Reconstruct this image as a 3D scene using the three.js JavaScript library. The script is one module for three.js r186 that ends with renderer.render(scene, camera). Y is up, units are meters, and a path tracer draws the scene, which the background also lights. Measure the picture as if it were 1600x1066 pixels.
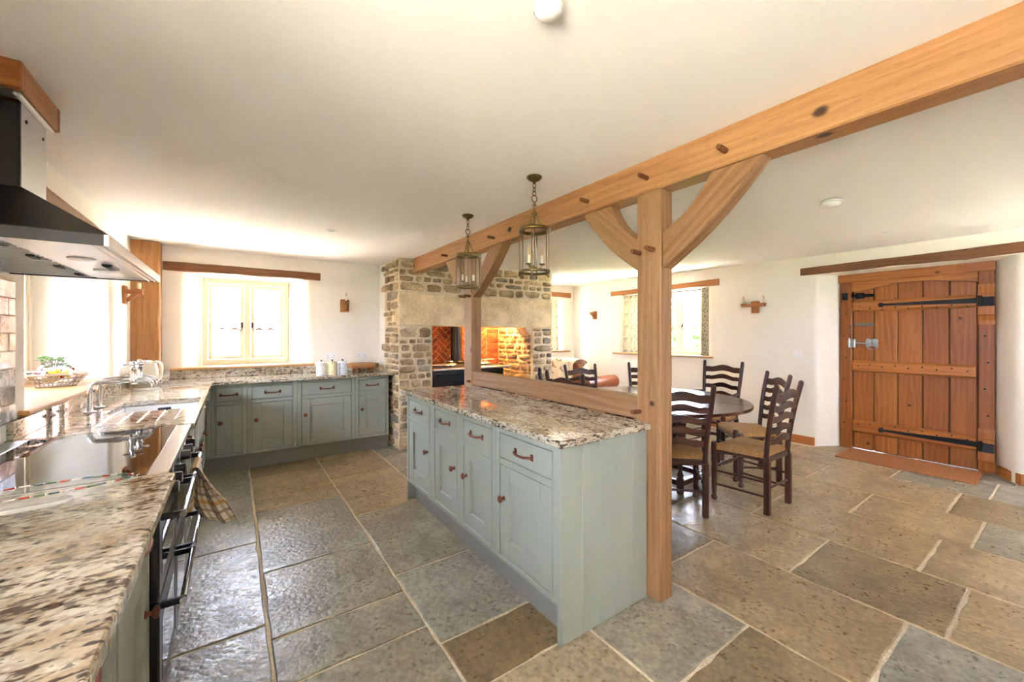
import * as THREE from 'three';
import { mergeGeometries, mergeVertices, toCreasedNormals } from 'three/addons/utils/BufferGeometryUtils.js';
import { RectAreaLightUniformsLib } from 'three/addons/lights/RectAreaLightUniformsLib.js';

// ---------- camera, sky, exposure ----------
const scene = new THREE.Scene();
const YAW = Math.atan((800 - 365) / 625);
const camera = new THREE.PerspectiveCamera(2 * Math.atan(533 / 625) * 180 / Math.PI, 1600 / 1066, 0.03, 200);
camera.position.set(0, 1.353, 0);
camera.rotation.y = -YAW;
camera.setViewOffset(1600, 1066, 0, 10, 1600, 1066);
camera.updateProjectionMatrix();
scene.background = new THREE.Color().setRGB(0.82, 0.93, 1.22);
scene.backgroundIntensity = 6.5;
const sun = new THREE.DirectionalLight(new THREE.Color(.98, .97, 1.03), 60); // high sun: it lights the paving outside, the eaves keep it off the glass
sun.position.set(7.5, 16, 5.5); sun.target.position.set(0, 0, 0); sun.castShadow = true; sun.shadow.mapSize.set(2048, 2048);
Object.assign(sun.shadow.camera, { left: -20, right: 20, top: 20, bottom: -20, near: .5, far: 60 }); sun.shadow.bias = -.0005;
scene.add(sun, sun.target);
const renderer = new THREE.WebGLRenderer({ antialias: true });
renderer.toneMapping = THREE.LinearToneMapping;
renderer.toneMappingExposure = 9.3;
renderer.shadowMap.enabled = true;
RectAreaLightUniformsLib.init();

// ---------- helpers ----------
const PI = Math.PI, V3 = (x, y, z) => new THREE.Vector3(x, y, z);
function rng(s) { let a = (s * 2654435761) >>> 0 || 1; return () => { a = (a + 0x6D2B79F5) | 0; let t = Math.imul(a ^ (a >>> 15), 1 | a); t = (t + Math.imul(t ^ (t >>> 7), 61 | t)) ^ t; return ((t ^ (t >>> 14)) >>> 0) / 4294967296; }; }
const R0 = rng(7);
const rnd = (a = 0, b = 1, r = R0) => a + (b - a) * r();
const used = {};
function numbered(n) { const k = used[n] = (used[n] || 0) + 1; return k === 1 ? n : n + '_' + String(k - 1).padStart(3, '0'); }
function mesh(name, geo, mat, parent) {
  const m = new THREE.Mesh(Array.isArray(geo) ? merge(geo) : geo, mat);
  m.name = parent ? name : numbered(name); m.castShadow = m.receiveShadow = true;
  (parent || scene).add(m); return m;
}
function tag(o, label, category, group) { o.userData.label = label; o.userData.category = category; if (group) o.userData.group = group; return o; }
function thing(name, label, category, pos = [0, 0, 0], turn = 0, group) {
  const g = new THREE.Group(); g.name = numbered(name); g.position.set(...pos); g.rotation.y = turn; scene.add(g);
  return tag(g, label, category, group);
}
function struct(name, label, category, pos = [0, 0, 0], turn = 0) { const g = thing(name, label, category, pos, turn); g.userData.kind = 'structure'; return g; }
function structMesh(name, geo, mat, label, category) { const m = mesh(name, geo, mat); tag(m, label, category); m.userData.kind = 'structure'; return m; }
function fin(g) {
  if (g.index) g = g.toNonIndexed();
  if (!g.attributes.normal) g.computeVertexNormals();
  if (!g.attributes.uv) g.setAttribute('uv', new THREE.BufferAttribute(new Float32Array(g.attributes.position.count * 2), 2));
  for (const k of Object.keys(g.attributes)) if (!['position', 'normal', 'uv'].includes(k)) g.deleteAttribute(k);
  g.morphAttributes = {}; g.clearGroups(); return g;
}
const merge = (list) => mergeGeometries(list.map(fin));
// uv in metres, u along the grain axis ('x','y','z'), picked by each triangle's normal
function uvBox(g, axis = 'x', ou = rnd(0, 3), ov = rnd(0, 3), k = 1) {
  g = fin(g); const p = g.attributes.position, uv = g.attributes.uv, a = V3(), b = V3(), c = V3(), n = V3();
  for (let i = 0; i < p.count; i += 3) {
    a.fromBufferAttribute(p, i); b.fromBufferAttribute(p, i + 1); c.fromBufferAttribute(p, i + 2);
    n.copy(b).sub(a).cross(c.clone().sub(a)); const ax = Math.abs(n.x), ay = Math.abs(n.y), az = Math.abs(n.z);
    const d = ax > ay && ax > az ? 'x' : ay > az ? 'y' : 'z';
    let U = axis, W = 'xyz'.replace(d, '').replace(axis, '');
    if (d === axis) { U = 'xyz'.replace(d, '')[0]; W = 'xyz'.replace(d, '')[1]; }
    [a, b, c].forEach((q, j) => uv.setXY(i + j, ou + q[U] * k, ov + q[W] * k + (d === 'y' ? .37 : d === 'z' ? .71 : 0)));
  }
  return g;
}
// chamfered box centred at (x,y,z)
function cb(w, h, d, c = 0.002, axis = 'x', x = 0, y = 0, z = 0) {
  c = Math.min(c, w / 2.5, h / 2.5, d / 2.5);
  const X = w / 2, Y = h / 2, Z = d / 2, pos = [], q = (A, B, C, D) => pos.push(...A, ...B, ...C, ...A, ...C, ...D), t = (A, B, C) => pos.push(...A, ...B, ...C);
  const P = (sx, sy, sz, k) => [sx * (k === 0 ? X : X - c), sy * (k === 1 ? Y : Y - c), sz * (k === 2 ? Z : Z - c)];
  for (const s of [1, -1]) {
    const f = s > 0 ? q : (A, B, C, D) => q(D, C, B, A);
    f(P(s, -1, 1, 0), P(s, -1, -1, 0), P(s, 1, -1, 0), P(s, 1, 1, 0));
    f(P(-1, s, 1, 1), P(1, s, 1, 1), P(1, s, -1, 1), P(-1, s, -1, 1));
    f(P(-1, -1, s, 2), P(1, -1, s, 2), P(1, 1, s, 2), P(-1, 1, s, 2));
  }
  for (const s of [1, -1]) for (const r of [1, -1]) {
    const f = s * r > 0 ? q : (A, B, C, D) => q(D, C, B, A);
    f(P(s, r, -1, 0), P(s, r, -1, 1), P(s, r, 1, 1), P(s, r, 1, 0));
    f(P(s, -1, r, 2), P(s, -1, r, 0), P(s, 1, r, 0), P(s, 1, r, 2));
    f(P(-1, s, r, 1), P(-1, s, r, 2), P(1, s, r, 2), P(1, s, r, 1));
    for (const v of [1, -1]) { const T = [P(s, r, v, 0), P(s, r, v, 1), P(s, r, v, 2)]; s * r * v > 0 ? t(...T) : t(T[0], T[2], T[1]); }
  }
  const g = new THREE.BufferGeometry(); g.setAttribute('position', new THREE.Float32BufferAttribute(pos, 3)); g.computeVertexNormals();
  if (x || y || z) g.translate(x, y, z);
  return uvBox(g, axis);
}
const box = (x0, x1, y0, y1, z0, z1, c = 0.002, axis = 'x') => cb(Math.abs(x1 - x0), Math.abs(y1 - y0), Math.abs(z1 - z0), c, axis, (x0 + x1) / 2, (y0 + y1) / 2, (z0 + z1) / 2);
function rod(a, b, r1, r2 = r1, seg = 10) {
  const A = V3(...a), B = V3(...b), L = A.distanceTo(B), g = new THREE.CylinderGeometry(r2, r1, L, seg, 1);
  const p = g.attributes.position, uv = g.attributes.uv;
  for (let i = 0; i < p.count; i++) uv.setXY(i, p.getY(i), uv.getX(i) * 2 * PI * Math.max(r1, r2));
  g.applyQuaternion(new THREE.Quaternion().setFromUnitVectors(V3(0, 1, 0), B.clone().sub(A).normalize()));
  g.translate(...A.add(B).multiplyScalar(.5).toArray()); return fin(g);
}
function tube(pts, r, seg = 24, rs = 8, closed = false) { return fin(new THREE.TubeGeometry(new THREE.CatmullRomCurve3(pts.map(p => V3(...p)), closed), seg, r, rs, closed)); }
function lathe(pts, seg = 20, x = 0, y = 0, z = 0) { // pts [r,y]; sharp corners by repeating a point
  const g = new THREE.LatheGeometry(pts.map(p => new THREE.Vector2(Math.max(p[0], 1e-5), p[1])), seg), uv = g.attributes.uv, p = g.attributes.position;
  for (let i = 0; i < uv.count; i++) uv.setXY(i, p.getY(i), uv.getX(i) * .3);
  g.translate(x, y, z); return fin(g);
}
function extrude(pts, depth, bevel = 0, axis = 'x', holes = []) { // in xy, from z=0 to depth
  const s = new THREE.Shape(pts.map(p => new THREE.Vector2(...p)));
  for (const h of holes) s.holes.push(new THREE.Path(h.map(p => new THREE.Vector2(...p))));
  const g = new THREE.ExtrudeGeometry(s, { depth: depth - 2 * bevel, bevelEnabled: bevel > 0, bevelThickness: bevel, bevelSize: bevel, bevelOffset: -bevel, bevelSegments: 1, curveSegments: 8 });
  g.translate(0, 0, bevel); return uvBox(g, axis);
}
function smooth(g, a = .7) { return fin(toCreasedNormals(g.index ? g.toNonIndexed() : g, a)); }
function grid(nu, nv, f, su = 1, sv = 1) { // f(u,v) -> [x,y,z]
  const pos = [], uv = [], idx = [];
  for (let j = 0; j <= nv; j++) for (let i = 0; i <= nu; i++) { pos.push(...f(i / nu, j / nv)); uv.push(i / nu * su, j / nv * sv); }
  for (let j = 0; j < nv; j++) for (let i = 0; i < nu; i++) { const a = j * (nu + 1) + i, b = a + 1, c = a + nu + 1, d = c + 1; idx.push(a, b, d, a, d, c); }
  const g = new THREE.BufferGeometry(); g.setAttribute('position', new THREE.Float32BufferAttribute(pos, 3)); g.setAttribute('uv', new THREE.Float32BufferAttribute(uv, 2)); g.setIndex(idx); g.computeVertexNormals(); return fin(g);
}
const put = (g, x, y, z, ry = 0, rx = 0, rz = 0) => { if (rx) g.rotateX(rx); if (rz) g.rotateZ(rz); if (ry) g.rotateY(ry); g.translate(x, y, z); return g; };
function ball(r, sx = 1, sy = 1, sz = 1, x = 0, y = 0, z = 0, n = 16) { const g = new THREE.SphereGeometry(r, n, Math.round(n * .7)); g.scale(sx, sy, sz); g.translate(x, y, z); g.computeVertexNormals(); return fin(g); }

// ---------- textures ----------
const TB = (() => { const r = rng(99), t = new Float32Array(65536); for (let i = 0; i < t.length; i++) t[i] = r(); return t; })();
function vn(u, v, px, py, s) { // tileable value noise, period px,py cells over the unit square
  const x = u * px, y = v * py, ix = Math.floor(x), iy = Math.floor(y); let fx = x - ix, fy = y - iy;
  fx = fx * fx * (3 - 2 * fx); fy = fy * fy * (3 - 2 * fy);
  const w = (a, p) => ((a % p) + p) % p, x0 = w(ix, px), x1 = w(ix + 1, px), y0 = w(iy, py), y1 = w(iy + 1, py);
  const h = (a, b) => TB[(Math.imul(a, 7919) + Math.imul(b, 104729) + s * 1301 + ((a * b) << 3)) & 65535];
  return (h(x0, y0) * (1 - fx) + h(x1, y0) * fx) * (1 - fy) + (h(x0, y1) * (1 - fx) + h(x1, y1) * fx) * fy;
}
function fbm(u, v, px, py, s, o = 4) { let a = 0, k = .5, n = 0; for (let i = 0; i < o; i++) { a += k * vn(u, v, px << i, py << i, s + i * 17); n += k; k *= .5; } return a / n; }
const clamp = (x, a = 0, b = 1) => Math.min(b, Math.max(a, x)), sst = (a, b, x) => { x = clamp((x - a) / (b - a)); return x * x * (3 - 2 * x); };
const mixc = (a, b, t) => [a[0] + (b[0] - a[0]) * t, a[1] + (b[1] - a[1]) * t, a[2] + (b[2] - a[2]) * t];
function tex(w, h, sw, sh, fn, srgb = true) { // covers sw x sh metres of uv
  const d = new Uint8Array(w * h * 4);
  for (let j = 0; j < h; j++) for (let i = 0; i < w; i++) {
    const c = fn(i / w, j / h), k = (j * w + i) * 4; const a = typeof c === 'number' ? [c, c, c] : c;
    d[k] = clamp(a[0]) * 255; d[k + 1] = clamp(a[1]) * 255; d[k + 2] = clamp(a[2]) * 255; d[k + 3] = 255;
  }
  const t = new THREE.DataTexture(d, w, h); t.wrapS = t.wrapT = THREE.RepeatWrapping; t.magFilter = THREE.LinearFilter; t.minFilter = THREE.LinearMipmapLinearFilter; t.generateMipmaps = true;
  if (srgb) t.colorSpace = THREE.SRGBColorSpace; t.repeat.set(1 / sw, 1 / sh); t.needsUpdate = true; return t;
}
const rgb = (r, g, b) => [r / 255, g / 255, b / 255];
// oak: grain along u, 2 m x 1 m
const KN = [[.18, .3, .016], [.62, .68, .02], [.83, .17, .011], [.4, .86, .013]];
function oakF(u, v) {
  let dv = 0, kn = 0;
  for (const [a, b, r] of KN) { const du = (u - a) * 2, dw = v - b, q = Math.exp(-(du * du / .014 + dw * dw / .003)); dv += q * Math.sign(dw || 1) * -.018; const e = Math.sqrt(du * du * .55 + dw * dw); kn = Math.max(kn, sst(r * 1.5, r * .5, e + .008 * (vn(u, v, 64, 64, 5) - .5))); }
  const w = v + dv + .03 * (fbm(u, v, 3, 4, 1, 3) - .5), ww = w - Math.floor(w);
  const ring = .5 + .5 * Math.sin(2 * PI * (ww * 22 + 3.2 * fbm(u, v, 2, 5, 2, 3)));
  const fib = fbm(u, ww, 6, 90, 3, 3), pore = vn(u, ww, 60, 340, 4);
  return { t: clamp(.14 + .34 * ring * fbm(u, v, 5, 6, 8, 2) + .42 * (fib - .42) + .16 * sst(.62, .9, pore) + .35 * (fbm(u, v, 2, 3, 9, 2) - .5)), kn };
}
const oakMap = tex(1024, 512, 2, 1, (u, v) => { const { t, kn } = oakF(u, v); return mixc(mixc([1, .975, .93], [.66, .52, .38], t), [.23, .15, .10], kn * .85); });
const oakBump = tex(1024, 512, 2, 1, (u, v) => { const { t, kn } = oakF(u, v); return 1 - t * .7 - kn * .3; }, false);
const granF = (u, v) => {
  const w = v + .03 * (fbm(u, v, 4, 4, 20, 3) - .5), m = fbm(u, w, 4, 10, 21, 4), cl = fbm(u, w, 7, 16, 22, 3), f1 = fbm(u, w, 66, 130, 23, 3), f2 = fbm(u, w, 70, 130, 26, 3), s2 = vn(u, w, 120, 190, 24), vein = fbm(u, w, 9, 24, 25, 4);
  let c = mixc(rgb(228, 224, 213), rgb(206, 195, 176), sst(.38, .68, m));
  c = mixc(c, rgb(176, 152, 120), sst(.50, .76, vein) * .55);
  c = mixc(c, rgb(240, 238, 230), sst(.54, .70, f2) * .55);
  c = mixc(c, rgb(150, 140, 126), sst(.55, .8, s2) * .38);
  c = mixc(c, rgb(128, 108, 90), sst(.47, .64, f1 * .6 + cl * .4) * .5);
  c = mixc(c, rgb(70, 60, 54), sst(.585, .68, f1 * .7 + cl * .3) * .8);
  return mixc(c, rgb(66, 58, 52), sst(.64, .72, f2) * .55);
};
const graniteMap = tex(1400, 1400, 1.3, 1.3, granF);
const flagF = (u, v) => { const a = fbm(u, v, 4, 4, 30, 5), b = fbm(u, v, 18, 18, 31, 4), c = fbm(u, v, 80, 80, 32, 3); return { a, b, c }; };
const flagMap = tex(1024, 1024, 1.3, 1.3, (u, v) => { const { a, b, c } = flagF(u, v); const t = clamp(.62 + 1.0 * (a - .5) + .35 * (b - .5) + .8 * (c - .5)); return mixc(mixc([.62, .60, .57], [1, .985, .95], t), [1, .95, .84], sst(.60, .85, b) * .1); });
const flagBump = tex(1024, 1024, 1.3, 1.3, (u, v) => { const { a, b, c } = flagF(u, v); return clamp(.4 * a + .14 * sst(.3, .66, b) + .42 * c); }, false);
const flagRough = tex(512, 512, 1.3, 1.3, (u, v) => { const { a, b, c } = flagF(u, v); return clamp(.33 + .10 * (1 - sst(.3, .66, b)) + .3 * (c - .5)); }, false);
const stoneMap = tex(512, 512, .7, .7, (u, v) => { const a = fbm(u, v, 5, 9, 40, 4), b = fbm(u, v, 50, 60, 41, 3); const t = clamp(.5 + 1.8 * (a - .5) + 1.5 * (b - .5)); return mixc(mixc([.64, .60, .55], [1, .98, .94], t), [.40, .36, .33], sst(.62, .8, b) * .5); });
const stoneBump = tex(512, 512, .7, .7, (u, v) => clamp(fbm(u, v, 9, 12, 42, 5) * .6 + fbm(u, v, 60, 60, 43, 3) * .4), false);
const mortarMap = tex(512, 512, .8, .8, (u, v) => { const a = fbm(u, v, 5, 5, 50, 5), b = fbm(u, v, 90, 90, 51, 2); return mixc([.82, .78, .70], [1, .98, .95], clamp(.6 + 1.4 * (a - .5) + 1.1 * (b - .5))); });
const plasterBump = tex(1024, 1024, 2.6, 2.6, (u, v) => clamp(.5 + 1.2 * (fbm(u, v, 4, 4, 60, 3) - .5) + .22 * (fbm(u, v, 90, 90, 61, 3) - .5)), false);
const brickMap = tex(512, 512, .5, .5, (u, v) => { const a = fbm(u, v, 6, 6, 70, 4), b = fbm(u, v, 50, 50, 71, 3); return mixc([.55, .48, .45], [1, 1, 1], clamp(.55 + 1.6 * (a - .5) + 1.1 * (b - .5))); });
const rushMap = tex(512, 256, .2, .1, (u, v) => { const s = .5 + .5 * Math.sin(2 * PI * v * 14 + 1.6 * Math.sin(2 * PI * (u * 5 + Math.floor(v * 14) * .37))); const n = fbm(u, v, 20, 40, 80, 3); return mixc(rgb(136, 92, 48), rgb(226, 182, 120), clamp(.25 + .6 * s + .9 * (n - .5))); });
const rushBump = tex(256, 256, .2, .1, (u, v) => .5 + .5 * Math.sin(2 * PI * v * 14), false);
const coirMap = tex(256, 256, .25, .25, (u, v) => { const n = fbm(u, v, 60, 60, 85, 2); return mixc(rgb(120, 74, 40), rgb(196, 138, 86), n); });
const leatherBump = tex(256, 256, .2, .2, (u, v) => fbm(u, v, 24, 24, 90, 3), false);
const darkOakMap = tex(512, 256, 1, .5, (u, v) => { const f = fbm(u, v, 4, 50, 95, 4); return mixc([.55, .5, .48], [1, 1, 1], clamp(.5 + 1.6 * (f - .5))); });
const tileMap = tex(256, 256, .3, .3, (u, v) => { const a = fbm(u, v, 5, 4, 110, 4), b = fbm(u, v, 40, 40, 111, 2); return mixc([.60, .58, .56], [1, 1, 1], sst(.3, .55, a * .75 + b * .25)); });
const brushed = tex(256, 256, .2, .2, (u, v) => vn(u, v, 2, 128, 120), false);
function canvasTex(w, h, sw, sh, draw) {
  const c = document.createElement('canvas'); c.width = w; c.height = h; draw(c.getContext('2d'), w, h);
  const t = new THREE.CanvasTexture(c); t.colorSpace = THREE.SRGBColorSpace; t.wrapS = t.wrapT = THREE.RepeatWrapping; t.repeat.set(1 / sw, 1 / sh); return t;
}
const curtainMap = canvasTex(256, 256, .22, .22, (g, w, h) => {
  const r = rng(5); g.fillStyle = '#d8cdb2'; g.fillRect(0, 0, w, h);
  for (let i = 0; i < 46; i++) { const x = r() * w, y = r() * h, s = 8 + r() * 15, a = r() * 6.28; g.fillStyle = ['#7f8670', '#9c8f68', '#758280', '#b09d72', '#66736a'][i % 5]; for (const dx of [-w, 0, w]) for (const dy of [-h, 0, h]) { g.beginPath(); g.ellipse(x + dx, y + dy, s, s * .38, a, 0, 6.3); g.fill(); } }
});
const throwMap = canvasTex(512, 512, .7, .7, (g, w, h) => {
  const r = rng(15); g.fillStyle = '#f0ddc2'; g.fillRect(0, 0, w, h);
  for (let i = 0; i < 26; i++) { const x = 40 + r() * (w - 80), y = 40 + r() * (h - 80), s = 10 + r() * 14; for (let k = 0; k < 5; k++) { g.fillStyle = i % 2 ? '#c07a68' : '#a98a6c'; g.beginPath(); g.ellipse(x + Math.cos(k * 1.26) * s * .7, y + Math.sin(k * 1.26) * s * .7, s * .6, s * .4, k * 1.26, 0, 6.3); g.fill(); } g.fillStyle = '#8a8a5c'; g.beginPath(); g.ellipse(x + s * 1.6, y + s, s * .9, s * .35, .6, 0, 6.3); g.fill(); }
});
const towelMap = canvasTex(256, 256, .16, .16, (g, w, h) => {
  g.fillStyle = '#efe4d2'; g.fillRect(0, 0, w, h);
  const st = [['#8a6a58', 0, 22], ['#b98a4a', 64, 14], ['#8a6a58', 128, 22], ['#c98a22', 192, 30]];
  g.globalAlpha = .62; for (const [c, y, t] of st) { g.fillStyle = c; g.fillRect(0, y, w, t); } for (let x = 0; x < w; x += 32) { g.fillStyle = x % 64 ? '#a58268' : '#7d6152'; g.fillRect(x, 0, 13, h); }
});
const floralMap = (c1, c2, bg) => canvasTex(256, 256, .1, .1, (g, w, h) => {
  const r = rng(c1.length * 7 + parseInt(c1.slice(1), 16) % 97); g.fillStyle = bg; g.fillRect(0, 0, w, h);
  for (let i = 0; i < 34; i++) { const x = r() * w, y = r() * h, s = 5 + r() * 10; g.fillStyle = i % 3 ? c1 : c2; g.beginPath(); g.ellipse(x, y, s, s * .5, r() * 6.3, 0, 6.3); g.fill(); }
});

// ---------- materials ----------
const lin = (r, g, b) => new THREE.Color().setRGB(r / 255, g / 255, b / 255, THREE.SRGBColorSpace);
const std = (c, rough, o = {}) => new THREE.MeshStandardMaterial({ color: lin(...c), roughness: rough, ...o });
const oak = (c, rough = .55, bump = .0012) => std(c, rough, { map: oakMap, bumpMap: oakBump, bumpScale: bump });
const M = {
  plaster: std([246, 239, 226], .92, { bumpMap: plasterBump, bumpScale: .009 }),
  ceil: std([249, 245, 238], .93, { bumpMap: plasterBump, bumpScale: .004 }),
  oakBeam: oak([188, 142, 97]), oakPost: oak([166, 130, 92]), oakDark: oak([134, 95, 60], .65, .003), oakPanel: oak([196, 148, 94]), oakRail: oak([166, 132, 98]),
  oakCill: oak([224, 182, 128], .35), doorOak: oak([176, 112, 50], .42), doorOak2: oak([162, 100, 44], .42), doorOak3: oak([188, 124, 60], .42), peg: oak([128, 84, 48]),
  skirt: oak([190, 128, 68], .5), sconceOak: oak([180, 124, 70]),
  granite: std([232, 228, 220], .06, { map: graniteMap }),
  sage: std([149, 153, 139], .42), sageIn: std([120, 124, 114], .6), plinth: std([132, 132, 122], .5),
  cream: std([238, 226, 200], .5), copper: std([128, 78, 58], .36, { metalness: .9 }), chrome: std([222, 224, 228], .12, { metalness: 1 }), brass: std([118, 100, 64], .32, { metalness: .95 }),
  steel: std([196, 196, 194], .30, { metalness: 1, bumpMap: brushed, bumpScale: .0002 }), steelDark: std([60, 60, 62], .35, { metalness: .8 }), black: std([20, 19, 19], .32), blackMatte: std([16, 16, 17], .6), iron: std([26, 25, 26], .48, { metalness: .5 }), pewter: std([168, 172, 170], .38, { metalness: .85 }),
  hobGlass: std([6, 6, 7], .03), glass: new THREE.MeshPhysicalMaterial({ color: 0xffffff, transmission: 1, roughness: 0, thickness: 0, ior: 1.5 }),
  lampGlass: new THREE.MeshPhysicalMaterial({ color: 0xffffff, transmission: 1, roughness: 0.02, thickness: 0, ior: 1.45 }),
  mortar: std([238, 224, 198], .95, { map: mortarMap, bumpMap: stoneBump, bumpScale: .006 }), floorMortar: std([226, 215, 194], .9, { map: mortarMap }),
  lintelStone: std([244, 224, 190], .9, { map: mortarMap, bumpMap: stoneBump, bumpScale: .003 }),
  brickMortar: std([226, 200, 160], .95, { map: mortarMap }),
  chair: std([88, 50, 35], .33, { map: darkOakMap }), table: std([104, 60, 40], .2, { map: darkOakMap }), rush: std([255, 250, 240], .85, { map: rushMap, bumpMap: rushBump, bumpScale: .003 }),
  white: std([244, 243, 240], .35), ceramic: std([246, 246, 243], .1), kettle: std([236, 232, 212], .18), coir: std([255, 250, 245], .98, { map: coirMap }),
  leather: std([150, 82, 46], .34, { bumpMap: leatherBump, bumpScale: .001 }), candle: std([240, 230, 200], .5), pearl: std([120, 124, 122], .42, { metalness: .8 }), bulb: new THREE.MeshPhysicalMaterial({ color: 0xfff1d8, transmission: .9, roughness: .05, thickness: 0 }),
};
const flagCols = [[170, 165, 148], [166, 163, 151], [184, 164, 130], [156, 139, 108], [178, 157, 122], [136, 117, 84], [166, 165, 155], [196, 180, 150]];
const flagMats = flagCols.map(c => std(c, 1, { map: flagMap, bumpMap: flagBump, bumpScale: .006, roughnessMap: flagRough }));
const stoneCols = [[208, 184, 148], [192, 180, 162], [222, 198, 158], [184, 158, 122], [206, 186, 154], [226, 206, 168], [168, 156, 142], [214, 186, 146]];
const stoneMats = stoneCols.map(c => std(c, .93, { map: stoneMap, bumpMap: stoneBump, bumpScale: .008 }));
const brickMats = [[178, 92, 50], [164, 78, 42], [190, 106, 60], [150, 72, 42]].map(c => std(c, .85, { map: brickMap, bumpMap: stoneBump, bumpScale: .003 }));
const tileMats = [[246, 244, 240], [226, 224, 220], [236, 232, 224]].map(c => std(c, .08, { map: tileMap }));
// ---------- room shell ----------
const XL = -0.8, XR = 5.8, ZB = -5.33, ZE = -6.08, ZF = 1.5, TOP = 2.75, BOT = -0.6;
const ceilH = (x, z) => 2.257 + sst(3.6, 5.9, x) * (.05 + .05 * sst(-1, -5.5, z));
// wall with splayed, soft-cornered openings. local u along, v up, w away from the room.
function wallGeo(map, u0, u1, thick, openings) {
  const pos = [], quad = (a, b, c, d) => { for (const p of [a, b, c, a, c, d]) pos.push(...map(...p)); };
  const face = (w, key) => {
    const us = [u0, u1], vs = [BOT, TOP];
    for (const o of openings) { const r = o[key]; us.push(r[0], r[1]); vs.push(r[2], r[3]); }
    const U = [...new Set(us)].sort((a, b) => a - b), W = [...new Set(vs)].sort((a, b) => a - b);
    for (let i = 0; i < U.length - 1; i++) for (let j = 0; j < W.length - 1; j++) {
      const cu = (U[i] + U[i + 1]) / 2, cv = (W[j] + W[j + 1]) / 2;
      if (openings.some(o => cu > o[key][0] && cu < o[key][1] && cv > o[key][2] && cv < o[key][3])) continue;
      quad([U[i], W[j], w], [U[i + 1], W[j], w], [U[i + 1], W[j + 1], w], [U[i], W[j + 1], w]);
    }
  };
  for (const o of openings) o.face = [o.a[0] - o.r, o.a[1] + o.r, o.a[2], o.a[3]];
  face(0, 'face'); face(thick, 'b');
  quad([u0, BOT, 0], [u0, BOT, thick], [u0, TOP, thick], [u0, TOP, 0]); quad([u1, BOT, 0], [u1, BOT, thick], [u1, TOP, thick], [u1, TOP, 0]);
  quad([u0, TOP, 0], [u1, TOP, 0], [u1, TOP, thick], [u0, TOP, thick]); quad([u0, BOT, 0], [u1, BOT, 0], [u1, BOT, thick], [u0, BOT, thick]);
  for (const o of openings) { // a = at the room face, b = at the frame
    const N = 7, prof = (s, A, B) => { // list of [u,w]
      const L = Math.hypot(B - A, o.d), e = [A + (B - A) * o.r / L, o.d * o.r / L], out = [];
      for (let i = 0; i <= N; i++) { const t = i / N, k = (1 - t) * (1 - t), m = 2 * t * (1 - t), q = t * t; out.push([(A + s * o.r) * k + A * m + e[0] * q, e[1] * q]); }
      out.push([B, o.d], [B, thick]); return out;
    };
    const PL = prof(-1, o.a[0], o.b[0]), PR = prof(1, o.a[1], o.b[1]);
    const vb = (w) => w >= o.d ? o.b[2] : o.a[2] + (o.b[2] - o.a[2]) * w / o.d, vt = (w) => w >= o.d ? o.b[3] : o.a[3] + (o.b[3] - o.a[3]) * w / o.d;
    for (let i = 0; i < PL.length - 1; i++) {
      const [l0, w0] = PL[i], [l1, w1] = PL[i + 1], [r0, x0] = PR[i], [r1, x1] = PR[i + 1];
      quad([l0, vb(w0), w0], [l1, vb(w1), w1], [l1, vt(w1), w1], [l0, vt(w0), w0]);
      quad([r0, vb(x0), x0], [r1, vb(x1), x1], [r1, vt(x1), x1], [r0, vt(x0), x0]);
      quad([l0, vt(w0), w0], [l1, vt(w1), w1], [r1, vt(x1), x1], [r0, vt(x0), x0]);
      quad([l0, vb(w0), w0], [l1, vb(w1), w1], [r1, vb(x1), x1], [r0, vb(x0), x0]);
    }
  }
  let g = new THREE.BufferGeometry(); g.setAttribute('position', new THREE.Float32BufferAttribute(pos, 3));
  g = toCreasedNormals(g, .55); return uvBox(g, 'y', 0, 0);
}
const mapBack = (u, v, w) => [u, v, ZB - w], mapLeft = (u, v, w) => [XL - w, v, u], mapRight = (u, v, w) => [XR + w, v, u], mapEnd = (u, v, w) => [u, v, ZE - w], mapFront = (u, v, w) => [u, v, ZF + w];
structMesh('wall_back', wallGeo(mapBack, -1.35, 1.6, .5, [{ a: [-.44, .74, 1.0, 2.012], b: [-.296, .562, 1.008, 2.008], d: .32, r: .06 }]), M.plaster, 'cream plaster wall with deep window recess above the granite worktop', 'wall');
structMesh('wall_left', wallGeo(mapLeft, ZB - .5, ZF, .5, [{ a: [-4.50, -2.86, .985, 2.03], b: [-4.38, -3.22, .985, 1.94], d: .40, r: .05 }, { a: [-.5, 1.42, .985, 2.08], b: [-.4, 1.32, .985, 2.08], d: .40, r: .05 }]), M.plaster, 'cream plaster wall beside the range and sink with deep window recess', 'wall');
structMesh('wall_right', wallGeo(mapRight, ZE - .5, ZF, .5, [
  { a: [-1.865, -.36, -.001, 2.078], b: [-1.712, -.503, -.001, 2.066], d: .26, r: .05 },
  { a: [-4.88, -3.2, 1.005, 2.075], b: [-4.74, -3.42, 1.005, 2.075], d: .28, r: .05 }]), M.plaster, 'long cream plaster wall with oak door and curtained window', 'wall');
structMesh('wall_end', wallGeo(mapEnd, 3.9, XR + .5, .5, [{ a: [4.45, 5.52, 1.005, 2.06], b: [4.55, 5.42, 1.005, 2.06], d: .28, r: .05 }]), M.plaster, 'plaster end wall of the sitting corner behind the armchair', 'wall');
structMesh('wall_front', wallGeo(mapFront, XL - .5, XR + .5, .4, [{ a: [4.6, 5.4, 1.0, 2.05], b: [4.67, 5.33, 1.0, 2.05], d: .25, r: .05 }]), M.plaster, 'plain plaster wall opposite the stone chimney', 'wall');
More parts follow.
